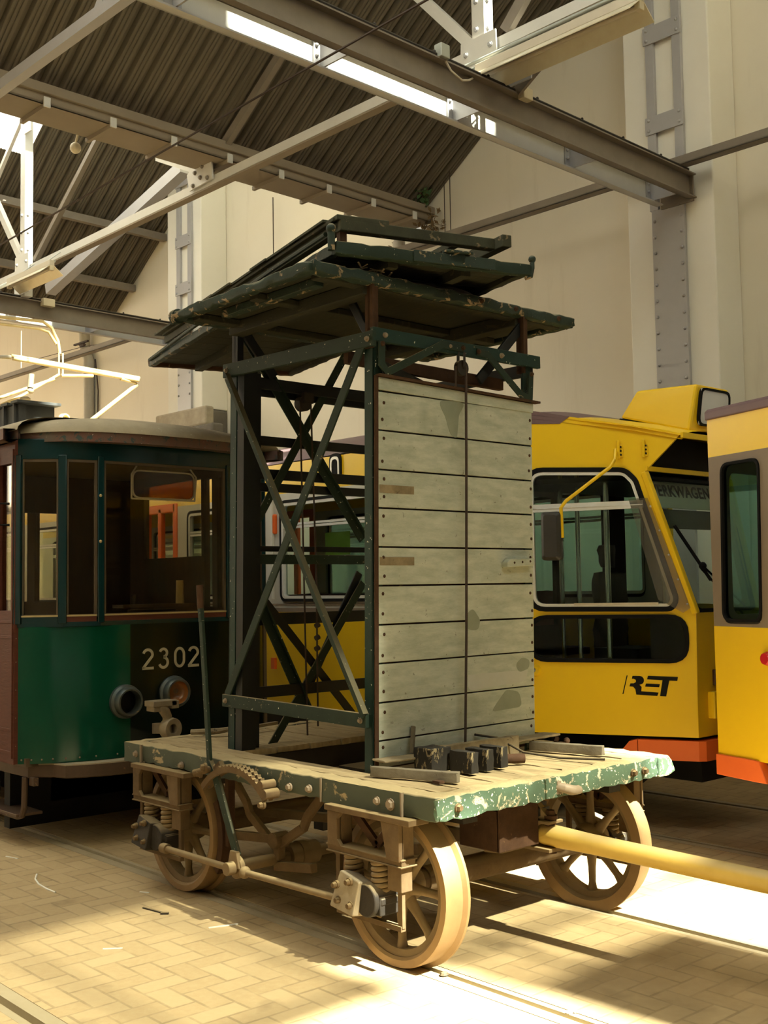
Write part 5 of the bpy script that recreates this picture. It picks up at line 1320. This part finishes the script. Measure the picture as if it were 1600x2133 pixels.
mb = MB(); c_ = A2+D2*.505+UP*1.357; mb.cyl(c_, c_+D2.cross(UP)*.03, .046, .035, 24); mb.build('tail_lamp', 'red_lens', Rt, smooth=40)
mb = MB(); mb.box(A2.x+.05, A3.x+6, 2.3, 4.1, .80, .84); mb.build('floor_pan', 'interior_dark', Rt)
mb = MB(); mb.box(A2.x+.05, A3.x+6, 2.3, 4.1, 2.90, 2.93); mb.build('inner_ceiling', 'interior_grey', Rt)
for i in range(4):
    mb = MB(); x = 1.6+i*.8; mb.worn(x-.06, x, 2.3, 3.0, 1.22, 1.79, .1, .01); mb.worn(x, x+.42, 2.3, 3.0, 1.18, 1.26, .1, .01); mb.box(x+.1, x+.3, 2.5, 2.8, .84, 1.18); mb.build('passenger_seat', 'seat_red', Rt, smooth=50)
mb = MB(); mb.box(1.6, 4.2, 2.6, 3.8, .25, .68); mb.build('bogie', 'blackpaint', Rt)
for dx in (2.1, 3.7):
    for s_ in (-1, 1):
        mb = MB(); mb.lathe([(.08, -.05), (.08, .05), (.33, .05), (.335, -.05)], (dx, 3.2+s_*.745, .335), (0, s_, 0), 32); mb.build('wheel', 'iron_dark', Rt, smooth=40)
# ------------------------------------------------------------------ the depot building
def bbox(mb, x0, x1, y0, y1, z0, z1): return mb.box(x0, x1, y0, y1, z0, z1, lambda a, b, c: B(a, b, c))
# floor with rail channels
RAILS = [(-2.33, -1), (-.75, 1), (.75, -1), (2.45, 1), (3.95, -1)]
prof = [(-14, 0)]
for c, s_ in RAILS:
    a, b = (c-.038, c+.115) if s_ > 0 else (c-.115, c+.038)
    prof += [(a, 0), (a, -.06), (b, -.06), (b, 0)]
prof.append((7.2, 0))
mb = MB(); n = len(prof)
mb.add([V((x, y, z)) for x in (-24, 15) for y, z in prof], [(i, i+1, n+i+1, n+i) for i in range(n-1)])
fl = struct(mb.build('floor', 'pavers', recalc=False))
bm = bmesh.new(); bm.from_mesh(fl.data)
for f in bm.faces:
    f.normal_update()
if sum(f.normal.z for f in bm.faces) < 0: bmesh.ops.reverse_faces(bm, faces=bm.faces)
bm.to_mesh(fl.data); bm.free()
names = ['steel rail at the lower left corner of the paving', 'steel rail under the near wheels of the tower wagon', 'steel rail under the far wheels of the tower wagon',
         'near steel rail of the track below the yellow trams', 'far steel rail of the track below the yellow trams']
for (c, s_), nm in zip(RAILS, names):
    mb = MB()
    mb.box(-23.9, 14.9, c-.034, c+.034, -.058, .001) if True else None
    a, b = (c+.078, c+.112) if s_ > 0 else (c-.112, c-.078)
    mb.box(-23.9, 14.9, a, b, -.058, -.002)
    lo_, hi_ = min(c, b), max(c, b)
    mb.box(-23.9, 14.9, c-.112 if s_ < 0 else c-.03, c+.112 if s_ > 0 else c+.03, -.0595, -.034)
    tag(mb.build('rail', 'rail'), nm, 'rail', 'rails set in the paving')
# walls
mb = MB(); bbox(mb, -24, 14, 6.0, 6.35, 0, 13); struct(mb.build('wall_back', 'plaster'))
mb = MB(); bbox(mb, 15.0, 15.3, -11.3, 6.3, 0, 13); struct(mb.build('wall_right', 'plaster'))
mb = MB(); bbox(mb, -24.3, -24, -14, 6.3, 0, 13); struct(mb.build('wall_left', 'plaster'))
mb = MB(); bbox(mb, -2.095, -1.068, 5.5, 6.0, 0, 12); struct(mb.build('trim_1', 'pilaster', bevel=.015))
mb = MB(); bbox(mb, -11.02, -10.06, 5.5, 6.0, 4.72, 12); struct(mb.build('trim_2', 'pilaster', bevel=.015))
mb = MB(); bbox(mb, -11.22, -9.80, 5.38, 5.55, 4.42, 4.72); struct(mb.build('trim_3', 'stone', bevel=.03))
mb = MB(); bbox(mb, -11.33, -9.56, 5.34, 5.56, 0, 4.42)
bbox(mb, -11.02, -10.06, 5.5, 6.0, 0, 4.72); struct(mb.build('trim_4', 'stone_dark', bevel=.03))
mb = MB(); bbox(mb, 6.9, 7.9, 5.5, 6.0, 0, 12); struct(mb.build('trim_5', 'pilaster', bevel=.015))

# roof teeth: corrugated sheets rising towards +x
def zA(x): return 6.86+.68*(x+5.6)
def zL(x): return 6.95+.68*(x+13.5)
def sheet(name, x0, x1, zf, y0, y1, per=.2, hole=None):
    mb = MB(); nrm = V((-.68, 0, 1)).normalized()
    yy = []; y = y0
    while y < y1:
        for f, d in ((0, .06), (.26, .06), (.33, .0), (.44, 0), (.46, .012), (.54, .012), (.56, 0), (.66, 0), (.68, .012), (.76, .012), (.78, 0), (.93, 0)):
            if y+f*per < y1: yy.append((y+f*per, d))
        y += per
    for (ya, da), (yb, db) in zip(yy[:-1], yy[1:]):
        spans = [(x0, x1)]
        for h in (hole or []):
            if h[2] < (ya+yb)/2 < h[3]: spans = [w_ for a, b in spans for w_ in ((a, min(b, h[0])), (max(a, h[1]), b)) if w_[1] > w_[0]]
        for a, b in spans:
            q = []
            for x, yv, d in ((a, ya, da), (b, ya, da), (b, yb, db), (a, yb, db)): q.append(B(x+nrm.x*d, yv, zf(x)+nrm.z*d))
            mb.add(q, [(0, 1, 2, 3)])
    o = mb.build(name, 'sheet', recalc=False)
    md = o.modifiers.new('thick', 'SOLIDIFY'); md.thickness = .004
    return struct(o)
sheet('ceiling', -5.62, 1.2, zA, -11, 6.0, hole=[(-3.0, .9, -6.5, -1.2)])
mb = MB(); mb.add([B(-3.0, -6.5, zA(-3.0)), B(.9, -6.5, zA(.9)), B(.9, -1.2, zA(.9)), B(-3.0, -1.2, zA(-3.0))], [(0, 1, 2, 3)]); struct(mb.build('added_rooflight_4', 'rooflight', recalc=False))  # unseen rooflight, added to brighten the paving at the left
sheet('ceiling', -13.52, -7.6, zL, -11, 6.0, hole=[(-11.2, -10.05, 1.0, 3.12), (-9.8, -7.9, -6, 2.5)])
sheet('ceiling', -21.5, -15.4, lambda x: 6.95+.68*(x+21.4), -11, 6.0)
sheet('ceiling', 3.0, 8.0, lambda x: 6.9+.68*(x-3.0), -11, 6.0)
sheet('ceiling', 11.0, 15.0, lambda x: 6.9+.68*(x-11.0), -11, 6.0)
mb = MB(); bbox(mb, -24, 15, -11.3, -11, 0, 13); struct(mb.build('wall_front', 'plaster'))
mb = MB(); mb.add([B(-9.8, -6, zL(-9.8)), B(-7.9, -6, zL(-7.9)), B(-7.9, 2.5, zL(-7.9)), B(-9.8, 2.5, zL(-9.8))], [(0, 1, 2, 3)]); struct(mb.build('added_rooflight_5', 'rooflight', recalc=False))  # unseen rooflight, added to light the space behind the green tram
mb = MB(); mb.add([B(-11.25, .98, zL(-11.25)+.05), B(-10.0, .98, zL(-10.0)+.05), B(-10.0, 3.14, zL(-10.0)+.05), B(-11.25, 3.14, zL(-11.25)+.05)], [(0, 1, 2, 3)]); struct(mb.build('window_7', 'rooflight', recalc=False))
for xr_, zr_ in ((1.2, 11.48), (-7.6, 10.96), (8.0, 10.3)):
    mb = MB(); bbox(mb, xr_-.25, xr_+.06, -11, 6, zr_-.02, zr_+.12); struct(mb.build('ceiling_ridge', 'sheet'))
# steep glazed sides of the teeth
def glazing(name, xr, zr, xv, zv, y0, y1, opaque=(), step=.9, pm='plaster'):
    root = thing(name, '', '', B(xv, y0, zv)); del root['label']; del root['category']; root['kind'] = 'structure'
    P = lambda t, y: B(xr+(xv-xr)*t, y, zr+(zv-zr)*t)
    fr = MB(); y = y0
    while y <= y1+.01:
        fr.bar(P(0, y), P(1, y), .04, .05, BY); y += step
    for t in (0, .33, .66, 1): fr.bar(P(t, y0), P(t, y1), .05, .05, BX)
    fr.build('window_frame', 'steel_white', root)
    gl = MB(); gl.add([P(0, y0), P(1, y0), P(1, y1), P(0, y1)], [(0, 1, 2, 3)]); gl.build('pane', 'glass', root)
    for z_lo, z_hi, ya, yb, *mm in opaque:  # added unseen sheets that block
        t0 = (z_hi-zr)/(zv-zr); t1 = (z_lo-zr)/(zv-zr)
        m = MB()
        if mm: m.add([p+BX*.03 for p in (P(t0, ya), P(t1, ya), P(t1, yb), P(t0, yb))], [(0, 1, 2, 3)])
        else: m.hexa([P(t0, ya), P(t1, ya), P(t1, yb), P(t0, yb)]+[p+BX*.03 for p in (P(t0, ya), P(t1, ya), P(t1, yb), P(t0, yb))])
        m.build('sun_filter_pane' if mm else 'light_baffle', mm[0] if mm else pm, root)
    return root
glazing('window_1', 1.2, 11.48, 3.0, 6.9, -11, 6.0, [(6.9, 9.72, -11, 6), (9.72, 11.48, -11, -.1), (9.72, 11.48, 2.75, 6)], pm='diffuser_sheet')  # unseen diffusing sheets added here to trim and soften the sun
glazing('window_2', -7.6, 10.96, -5.86, 6.95, -11, 6.0, [(6.95, 10.96, 3.2, 6), (6.95, 9.62, -11, 3.2)], pm='diffuser_sheet')  # unseen sheets added to keep direct sun off the left wall and girder
glazing('added_gap_cover', -15.4, 11.0, -13.56, 6.95, -11, 6.0, [(6.95, 11.0, -11, 6)])  # unseen opaque closure of the roof gap, added to darken the left wall
YO = 0.0
glazing('window_3', 8.0, 10.3, 11.0, 6.9, -11, 6.0, [(9.76, 10.3, -.62, 6), (9.10, 10.3, -4.5, -1.0, 'sun_filter_dense'), (9.40, 10.3, -1.0, -.62, 'sun_filter_dense'), (8.86, 9.76, -.62, .64, 'sun_filter_thin'), (8.3, 8.86, -.58, .64), (6.9, 8.3, -11, 6), (8.3, 10.3, -11, -4.5), (8.3, 9.10, -4.5, -2.5), (8.3, 9.76, 2.6, 6)])  # unseen covers and filters added to shape the sun patches below
# valley gutter with brackets
g = thing('valley_gutter', 'long beige box gutter with white bracket ends under the corrugated roof valley', 'gutter', B(-5.6, 1, 6.62))
mb = MB(); bbox(mb, -5.86, -5.40, -5, 5.95, 6.645, 6.665); mb.build('bottom_plate', 'gutter', g)
mb = MB(); bbox(mb, -5.46, -5.36, -5, 5.95, 6.74, 6.84); mb.build('eaves_rail', 'steel_dirty', g, bevel=.01).data.materials[0] = MAT['gutter']
mb = MB(); bbox(mb, -5.88, -5.86, -5, 5.95, 6.645, 6.95); bbox(mb, -5.42, -5.40, -5, 5.95, 6.645, 6.76); mb.build('gutter_side', 'gutter', g)
for k in range(10):
    y = .42+.735*(k-1)
    mb = MB(); bbox(mb, -5.90, -5.37, y-.02, y+.02, 6.60, 6.645); br = mb.build('bracket', 'gutter', g)
    mb = MB(); bbox(mb, -5.37, -5.355, y-.035, y+.035, 6.60, 6.70); mb.build('bracket_end', 'steel_white', br)
mb = MB(); mb.ball(B(-5.95, 1.05, 6.53), .06, 14); mb.cyl(B(-5.95, 1.05, 6.58), B(-5.88, 1.05, 6.70), .012); tag(mb.build('round_lamp', 'cream_box', smooth=60), 'small cream globe hanging under the gutter edge', 'lamp')
# purlins of the left tooth
for x, lb in ((-11.83, 'upper grey purlin across the dark corrugated roof at the left'), (-12.84, 'lower grey purlin across the dark corrugated roof at the left')):
    mb = MB(); mb.bar(B(x, -4, zL(x)-.12), B(x, 5.98, zL(x)-.12), .10, .12); tag(mb.build('purlin', 'steel_dirty'), lb, 'beam', 'purlins under the left roof')
# riveted steel columns on the pilasters
def steelcol(nm_label, x0, x1, zs, zplate, rivets=True):
    t = thing('steel_column', nm_label, 'column', B((x0+x1)/2, 5.47, 0 if x0 > -5 else 4.72))
    zb_ = 0 if x0 > -5 else 4.72
    f = .10
    mb = MB(); bbox(mb, x0, x0+f, 5.455, 5.498, zplate, 11.5); mb.build('flange', 'steel_grey', t, bevel=.003)
    mb = MB(); bbox(mb, x1-f, x1, 5.455, 5.498, zplate, 11.5); mb.build('flange', 'steel_grey', t, bevel=.003)
    mb = MB(); bbox(mb, x0+.02, x1-.02, 5.455, 5.498, zb_, zplate); lp = mb.build('web_plate', 'steel_grey', t, bevel=.003)
    for z in zs:
        mb = MB(); bbox(mb, x0-.015, x1+.015, 5.44, 5.456, z, z+.19); b = mb.build('batten_plate', 'steel_grey', t, bevel=.003)
        studs('rivet', 'steel_grey', b, [B(xx, 5.437, zz) for xx in (x0+.03, x1-.03) for zz in (z+.04, z+.15)], lambda m_, c: m_.ball(c, .018, 8))
    pts = []; z = zplate-.12
    while z > max(zb_+.1, 2.9):
        pts += [B(xx, 5.452, z) for xx in (x0+.055, x1-.055)]
        z -= .17
    studs('rivet', 'steel_grey', lp, pts, lambda m_, c: m_.ball(c, .019, 8))
steelcol('grey riveted steel column on the pilaster behind the works tram, at the right', -1.79, -1.365, (6.58, 7.56, 8.54), 5.76)
steelcol('grey steel column on the far pilaster at the left, with batten plates', -10.695, -10.28, (6.62, 7.4, 8.4), 5.95)
# double girders carrying the trusses
def channel(mb, xw, y0, y1, z0, z1, sgn, fl=.075):
    bbox(mb, xw-.006, xw+.006, y0, y1, z0, z1)
    a, b = (xw, xw+sgn*fl) if sgn > 0 else (xw+sgn*fl, xw)
    bbox(mb, a, b, y0, y1, z0, z0+.014); bbox(mb, a, b, y0, y1, z1-.014, z1)
def girder(label, xc, y0, y1, m1='steel_dirty', m2='steel_white'):
    t = thing('girder', label, 'girder', B(xc, y1, 5.76), 'double channel girders')
    mb = MB(); channel(mb, xc+.165, y0, y1, 5.765, 6.02, 1); mb.build('channel', m1, t)
    mb = MB(); channel(mb, xc-.165, y0, y1-.1, 5.75, 6.02, 1); lab(mb.build('channel', m2, t), 'light channel on the far side')  # far channel whiter than its twin, sunlight put into the colour
    for y in (-.6, .72, 2.2, 3.83, 5.2):
        mb = MB(); bbox(mb, xc-.16, xc+.16, y-.008, y+.008, 5.77, 6.0); bbox(mb, xc-.155, xc-.14, y-.07, y+.07, 5.78, 5.99); d = mb.build('spacer_plate', 'steel_grey', t)
        studs('bolt', 'steel_grey', d, [B(xc-.135, y+yy, zz) for yy in (-.045, .045) for zz in (5.86, 5.94)], lambda m_, c: m_.ball(c, .016, 8))
    mb = MB(); bbox(mb, xc-.17, xc+.21, y1-.02, y1, 5.74, 6.03); mb.build('end_plate', m1, t)
    mb = MB(); mb.tube([B(xc+.21, y0, 6.045), B(xc+.21, y1-.1, 6.045)], .016, 8); c = mb.build('conduit', 'iron_dark', t)
    studs('clip', 'iron_dark', c, [B(xc+.21, max(y0, -1)+.65*i, 6.058) for i in range(10)], lambda m_, p: m_.ball(p, .016, 6, (1, 1, 1.6)))
girder('brown and white double steel girder ending at the right column', -1.47, -7, 5.45)
girder('double steel girder ending at the far left pilaster', -10.45, -4, 5.45)
# roof truss across the bays
YT4 = -.24
TY = 2.6
def tbar_(mb, p, q, w=.07, h=.085, y=TY): mb.bar(B(p[0], y, p[1]), B(q[0], y, q[1]), w, h)
tr = thing('roof_truss', 'light grey roof truss between the two double girders, with long bottom chord and bolted gusset', 'truss', B(-5.9, TY, 6.4), 'roof trusses')
mb = MB(); tbar_(mb, (-10.25, 6.395), (-1.60, 6.505), .09, .10); mb.build('bottom_chord', 'steel_white', tr)
mb = MB(); tbar_(mb, (-10.25, 6.33), (-1.60, 6.44), .10, .02); mb.build('chord_flange', 'gutter', tr)
for p, q in (((-5.75, 6.60), (-3.95, 7.80)), ((-9.9, 6.50), (-8.1, 7.80)), ((-1.70, 6.58), (-2.95, 7.95))):
    mb = MB(); tbar_(mb, p, q, .07, .10 if p[0] > -8 else .07); mb.build('strut', 'steel_white' if p[0] > -3 else 'steel_dirty', tr)
mb = MB(); tbar_(mb, (-5.75, 6.62), (-6.75, 7.07), .03, .07); mb.prism([(-6.75, 7.12), (-6.75, 7.0), (-5.9, 6.60), (-5.9, 6.78)], B(0, TY-.05, 0), BX, BZ, -.008, .008); mb.build('strut', 'steel_white', tr)
mb = MB(); mb.prism([(-6.0, 6.42), (-5.55, 6.45), (-5.58, 6.80), (-5.85, 6.74), (-6.05, 6.62)], B(0, TY-.075, 0), BX, BZ, -.01, .01); gp = mb.build('gusset_plate', 'steel_white', tr)
studs('bolt', 'steel_dirty', gp, [B(a, TY-.085, b) for a, b in ((-5.92, 6.46), (-5.64, 6.48), (-5.78, 6.52), (-5.88, 6.60), (-5.64, 6.72), (-5.74, 6.64), (-5.84, 6.68))], lambda m_, c: hexbolt(m_, c, -BY, .022, .025))
for x, z1, nm in ((-10.17, 9.2, 'left'), (-1.60, 9.4, 'right')):
    tp_ = thing('truss_post', 'tall white truss post standing on the %s double girder' % nm, 'post', B(x, TY, 6.02), 'truss posts')
    mb = MB(); bbox(mb, x-.08, x+.06, TY-.06, TY+.06, 6.03, z1); mb.build('shaft', 'steel_white', tp_)
    mb = MB(); bbox(mb, x-.10, x-.085, TY-.15, TY+.15, 6.03, z1) if False else mb.prism([(x-.22, 6.06), (x+.22, 6.06), (x+.20, 6.62), (x-.2, 6.62)], B(0, TY-.07, 0), BX, BZ, -.008, .008)
    gp = mb.build('gusset_plate', 'steel_white', tp_)
    studs('bolt', 'steel_grey', gp, [B(x+dx, TY-.08, z) for dx in (-.14, .14) for z in (6.15, 6.32, 6.5)]+[B(x-.03, TY-.06, z) for z in (6.7, 6.95, 7.2)], lambda m_, c: hexbolt(m_, c, -BY, .02, .022))
    studs('bolt', 'steel_grey', tp_, [B(x+.06, TY-.02, z) for z in (6.7, 6.95, 7.2)], lambda m_, c: hexbolt(m_, c, BX, .02, .022))
    if nm == 'left':
        mb = MB(); bbox(mb, x+.06, x+.26, TY-.08, TY-.06, 8.35, 8.6); mb.build('top_plate', 'steel_white', tp_)
tr2 = thing('roof_truss', 'truss members to the left of the left white post, cut by the picture edge', 'truss', B(-11.5, TY, 6.4), 'roof trusses')
mb = MB(); tbar_(mb, (-10.25, 6.395), (-15, 6.40), .09, .09); mb.build('bottom_chord', 'steel_white', tr2)
mb = MB(); tbar_(mb, (-10.28, 6.55), (-11.3, 7.85), .07, .10); mb.build('strut', 'steel_white', tr2)
mb = MB(); tbar_(mb, (-10.3, 8.7), (-11.5, 7.7), .05, .06); mb.build('strut', 'steel_white', tr2)
tr3 = thing('roof_truss', 'truss members to the right of the right white post, behind the fluorescent lamp', 'truss', B(.5, TY, 6.4), 'roof trusses')
mb = MB(); tbar_(mb, (-1.55, 6.505), (4, 6.55), .08, .10); mb.build('bottom_chord', 'steel_white', tr3)
mb = MB(); tbar_(mb, (-1.24, 6.03), (-.70, 6.36), .03, .09); tbar_(mb, (-1.35, 6.60), (-.75, 7.2), .06, .11); mb.build('strut', 'steel_dirty', tr3)
mb = MB(); mb.prism([(-1.44, 6.05), (-1.02, 6.05), (-1.0, 6.2), (-1.25, 6.36), (-1.44, 6.36)], B(0, TY-.08, 0), BX, BZ, -.008, .008); gp = mb.build('gusset_plate', 'steel_grey', tr3)
studs('bolt', 'bolt_white', gp, [B(a, TY-.09, b) for a, b in ((-1.35, 6.12), (-1.2, 6.12), (-1.35, 6.25), (-1.2, 6.2), (-1.08, 6.15))], lambda m_, c: hexbolt(m_, c, -BY, .02, .024))
tr4 = thing('roof_truss', 'nearest roof truss chord crossing the upper left corner in front of the gutter', 'truss', B(-5, YT4, 6.4), 'roof trusses')
mb = MB(); mb.bar(B(-9, YT4, 6.44), B(-1.6, YT4, 6.48), .09, .10); mb.build('bottom_chord', 'steel_grey', tr4)
mb = MB(); mb.bar(B(-3.2, YT4, 6.50), B(-2.2, YT4, 7.6), .07, .09); mb.build('strut', 'steel_grey', tr4)
mb = MB(); mb.bar(B(-11.4, 3.6, 6.55), B(-7.7, 3.6, 7.45), .16, .16); tag(mb.build('roof_brace', 'steel_grey'), 'sloping grey brace in the shade between left girder and gutter', 'beam')
# fluorescent lamps
def lamp(label, x0, x1, y, z):
    t = thing('fluorescent_lamp', label, 'lamp', B((x0+x1)/2, y, z), 'fluorescent lamps hung under the trusses')
    mb = MB(); bbox(mb, x0, x1, y-.035, y+.035, z+.06, z+.135); mb.build('housing', 'lamp_white', t, bevel=.005)
    for sg, nm in ((-1, 0), (1, 1)):
        mb = MB(); mb.hexa([B(x0, y+sg*.03, z+.055), B(x1, y+sg*.03, z+.055), B(x1, y+sg*.16, z-.05), B(x0, y+sg*.16, z-.05), B(x0, y+sg*.03, z+.062), B(x1, y+sg*.03, z+.062), B(x1, y+sg*.162, z-.043), B(x0, y+sg*.162, z-.043)])
        mb.build('reflector', 'reflector', t)
    mb = MB(); mb.tube([B(x0+.05, y, z+.025), B(x1-.05, y, z+.025)], .019, 12); mb.build('tube', 'lamp_white', t, smooth=True)
    for x in (x0, x1-.05):
        mb = MB(); bbox(mb, x, x+.05, y-.03, y+.03, z-.005, z+.062); mb.build('end_holder', 'cream_box', t, bevel=.004)
    for x in (x0+.25, x1-.25):
        mb = MB(); mb.cyl(B(x, y, z+.13), B(x, y+.25, 6.42), .006); mb.build('hanger', 'conduit', t)
lamp('fluorescent lamp with open white reflector at the upper right', -1.42, .20, 2.3, 6.09)
lamp('fluorescent lamp with open reflector at the left picture edge', -10.1, -8.85, 2.3, 6.08)
for y, z, r, lb in ((2.36, 6.30, .017, 'thin grey conduit pipe above the right fluorescent lamp'), (2.42, 6.27, .028, 'thick grey conduit pipe above the right fluorescent lamp')):
    mb = MB(); mb.tube([B(-1.62, y, z), B(2.5, y, z+.02)], r, 10); tag(mb.build('conduit_pipe', 'conduit', smooth=True), lb, 'pipe', 'conduit pipes over the lamp')
mb = MB(); mb.tube([B(-10.5, 2.36, 6.20), B(-8.9, 2.36, 6.22)], .02, 10); tag(mb.build('conduit_pipe', 'conduit', smooth=True), 'grey conduit pipe above the left fluorescent lamp', 'pipe')
# boxes and the flex
mb = MB(); bbox(mb, -1.28, -1.20, 1.62, 1.72, 6.02, 6.13); tag(mb.build('junction_box', 'conduit', bevel=.006), 'grey junction box on the girder at the lamp flex', 'box', 'junction boxes on the girders')
mb = MB(); bbox(mb, -1.25, -1.18, 2.62, 2.74, 5.97, 6.07); tag(mb.build('junction_box', 'cream_box', bevel=.006), 'cream junction box on the right girder under the post', 'box', 'junction boxes on the girders')
mb = MB(); bbox(mb, -10.25, -10.15, 2.85, 3.03, 5.95, 6.06); tag(mb.build('junction_box', 'cream_box', bevel=.006), 'cream junction box on the left girder', 'box', 'junction boxes on the girders')
mb = MB(); mb.tube([B(-1.24, 1.70, 6.02), B(-1.22, 1.75, 5.94), B(-1.22, 1.88, 5.90), B(-1.25, 2.0, 5.95), B(-1.32, 2.15, 6.05), B(-1.40, 2.28, 6.10)], .009, 8); tag(mb.build('lamp_flex', 'lamp_white', smooth=True), 'white flex looping from junction box to lamp', 'cable')
# tray along the wall, wires, pipe
mb = MB(); bbox(mb, -20, 4, 5.18, 5.30, 6.05, 6.065); bbox(mb, -20, 4, 5.18, 5.19, 6.05, 6.14); bbox(mb, -20, 4, 5.29, 5.30, 6.05, 6.14)
tag(mb.build('cable_tray', 'steel_dirty'), 'long grey cable tray running along the wall below girder height', 'tray')
mb = MB(); mb.tube([B(-14, -.02, 4.93), B(-5.48, 0, 5.165), B(.19, 0, 5.34), B(6, 0, 5.52)], .0085, 6); tag(mb.build('contact_wire', 'cable', smooth=True), 'dark overhead contact wire crossing the roof diagonally', 'wire')
mb = MB(); mb.tube([B(-8.72, 5.9, 7.85), B(-8.72, 5.9, 6.3)], .008, 6); tag(mb.build('wire', 'cable'), 'thin dark wire hanging on the wall right of the far pilaster', 'wire')
mb = MB(); mb.tube([B(-5.1, 5.85, 7.1), B(-5.1, 5.85, 6.1)], .006, 6); mb.tube([B(-5.0, 5.85, 7.2), B(-5.0, 5.85, 6.1)], .006, 6); tag(mb.build('wire', 'cable'), 'pair of thin wires on the wall beside the gutter end', 'wire')
mb = MB(); mb.tube([B(-14.3, 5.9, 1.0), B(-14.3, 5.9, 6.2), B(-14.4, 5.88, 6.4), B(-14.4, 5.85, 6.9)], .10, 14); tag(mb.build('downpipe', 'pipe', smooth=True), 'pale grey downpipe on the back wall at the left', 'pipe')
mb = MB(); mb.tube([B(-14.1, 5.97, 2.0), B(-14.12, 5.97, 4.0), B(-14.08, 5.97, 5.6), B(-14.15, 5.95, 6.2)], .012, 6); tag(mb.build('wall_cable', 'cable', smooth=True), 'thin black cable beside the left downpipe', 'cable')
mb = MB(); mb.tube([B(-16, 5.6, 6.42), B(-14.0, 5.6, 6.36), B(-9, 5.6, 5.95)], .006, 6); mb.ball(B(-14.0, 5.6, 6.39), .07, 8, (1.8, .6, .5)); mb.bar(B(-14.3, 5.6, 6.44), B(-13.8, 5.6, 6.44), .04, .03); tag(mb.build('span_wire', 'cable'), 'thin span wire with a dark insulator at the left', 'wire')
mb = MB(); mb.cyl(B(-5.9, 5.8, 6.65), B(-5.9, 5.8, 6.38), .07, n=16); mb.cyl(B(-5.9, 5.8, 6.47), B(-5.9, 5.8, 6.38), .085, n=16); tag(mb.build('drain_stub', 'pipe', smooth=40), 'white drain stub below the end of the valley gutter', 'pipe')
# weeds growing at the gutter end
rnd = random.Random(4)
def weed(label, c, n, r, mat, droop):
    t = thing('weed', label, 'plant', B(*c))
    lf = MB(); stm = MB()
    for i in range(n):
        d = V((rnd.gauss(0, 1), -abs(rnd.gauss(0, .6)), rnd.gauss(0, 1)-droop)).normalized()*r*rnd.uniform(.3, 1)
        p = B(c[0]+d.x, c[1]+d.y, c[2]+d.z)
        if i % 3 == 0: stm.tube([B(*c), p], .004, 5)
        a = V((rnd.uniform(-1, 1), rnd.uniform(-1, 1), rnd.uniform(-1, 1))).normalized()*.05; b = a.orthogonal().normalized()*.022
        lf.add([p-a, p+b, p+a, p-b], [(0, 1, 2, 3)])
    l_ = lf.build('leaves', mat, t, recalc=False); stm.build('stems', 'dry_plant', t)
weed('green weed growing from the end of the valley gutter', (-5.42, 5.8, 6.95), 60, .17, 'plant', 0)
weed('brown withered weed hanging on the wall below the gutter end', (-5.38, 5.92, 6.62), 80, .26, 'dry_plant', 1.0)
weed('brown withered weed under the gutter left of the drain stub', (-6.1, 5.9, 6.35), 60, .2, 'dry_plant', .5)

# ------------------------------------------------------------------ light
w = bpy.data.worlds.new('world'); SC.world = w; w.use_nodes = True
bg = w.node_tree.nodes['Background']
bg.inputs[0].default_value = (.84, .92, 1.0, 1); bg.inputs[1].default_value = WORLD_STR
sd_ = bpy.data.lights.new('sun', 'SUN'); sd_.energy = SUN_STR; sd_.angle = math.radians(1.0); sd_.color = (1.0, .92, .79)
so = bpy.data.objects.new('sun', sd_); COL.objects.link(so)
sdir = V((.9, .04, 1.0)).normalized()
so.rotation_euler = sdir.to_track_quat('Z', 'Y').to_euler(); so.location = (12, 0, 14)
vs_ = SC.view_settings; vs_.view_transform = 'Standard'; vs_.look = 'None'; vs_.gamma = 1; vs_.exposure = EXPO; vs_.use_curve_mapping = False
SC.cycles.max_bounces = 10; SC.cycles.diffuse_bounces = 4; SC.cycles.transparent_max_bounces = 24; SC.cycles.glossy_bounces = 4
SC.cycles.use_denoising = True; SC.cycles.caustics_reflective = False; SC.cycles.caustics_refractive = False; SC.cycles.sample_clamp_indirect = 6
for o in bpy.data.objects:
    if '_o' in o: del o['_o']
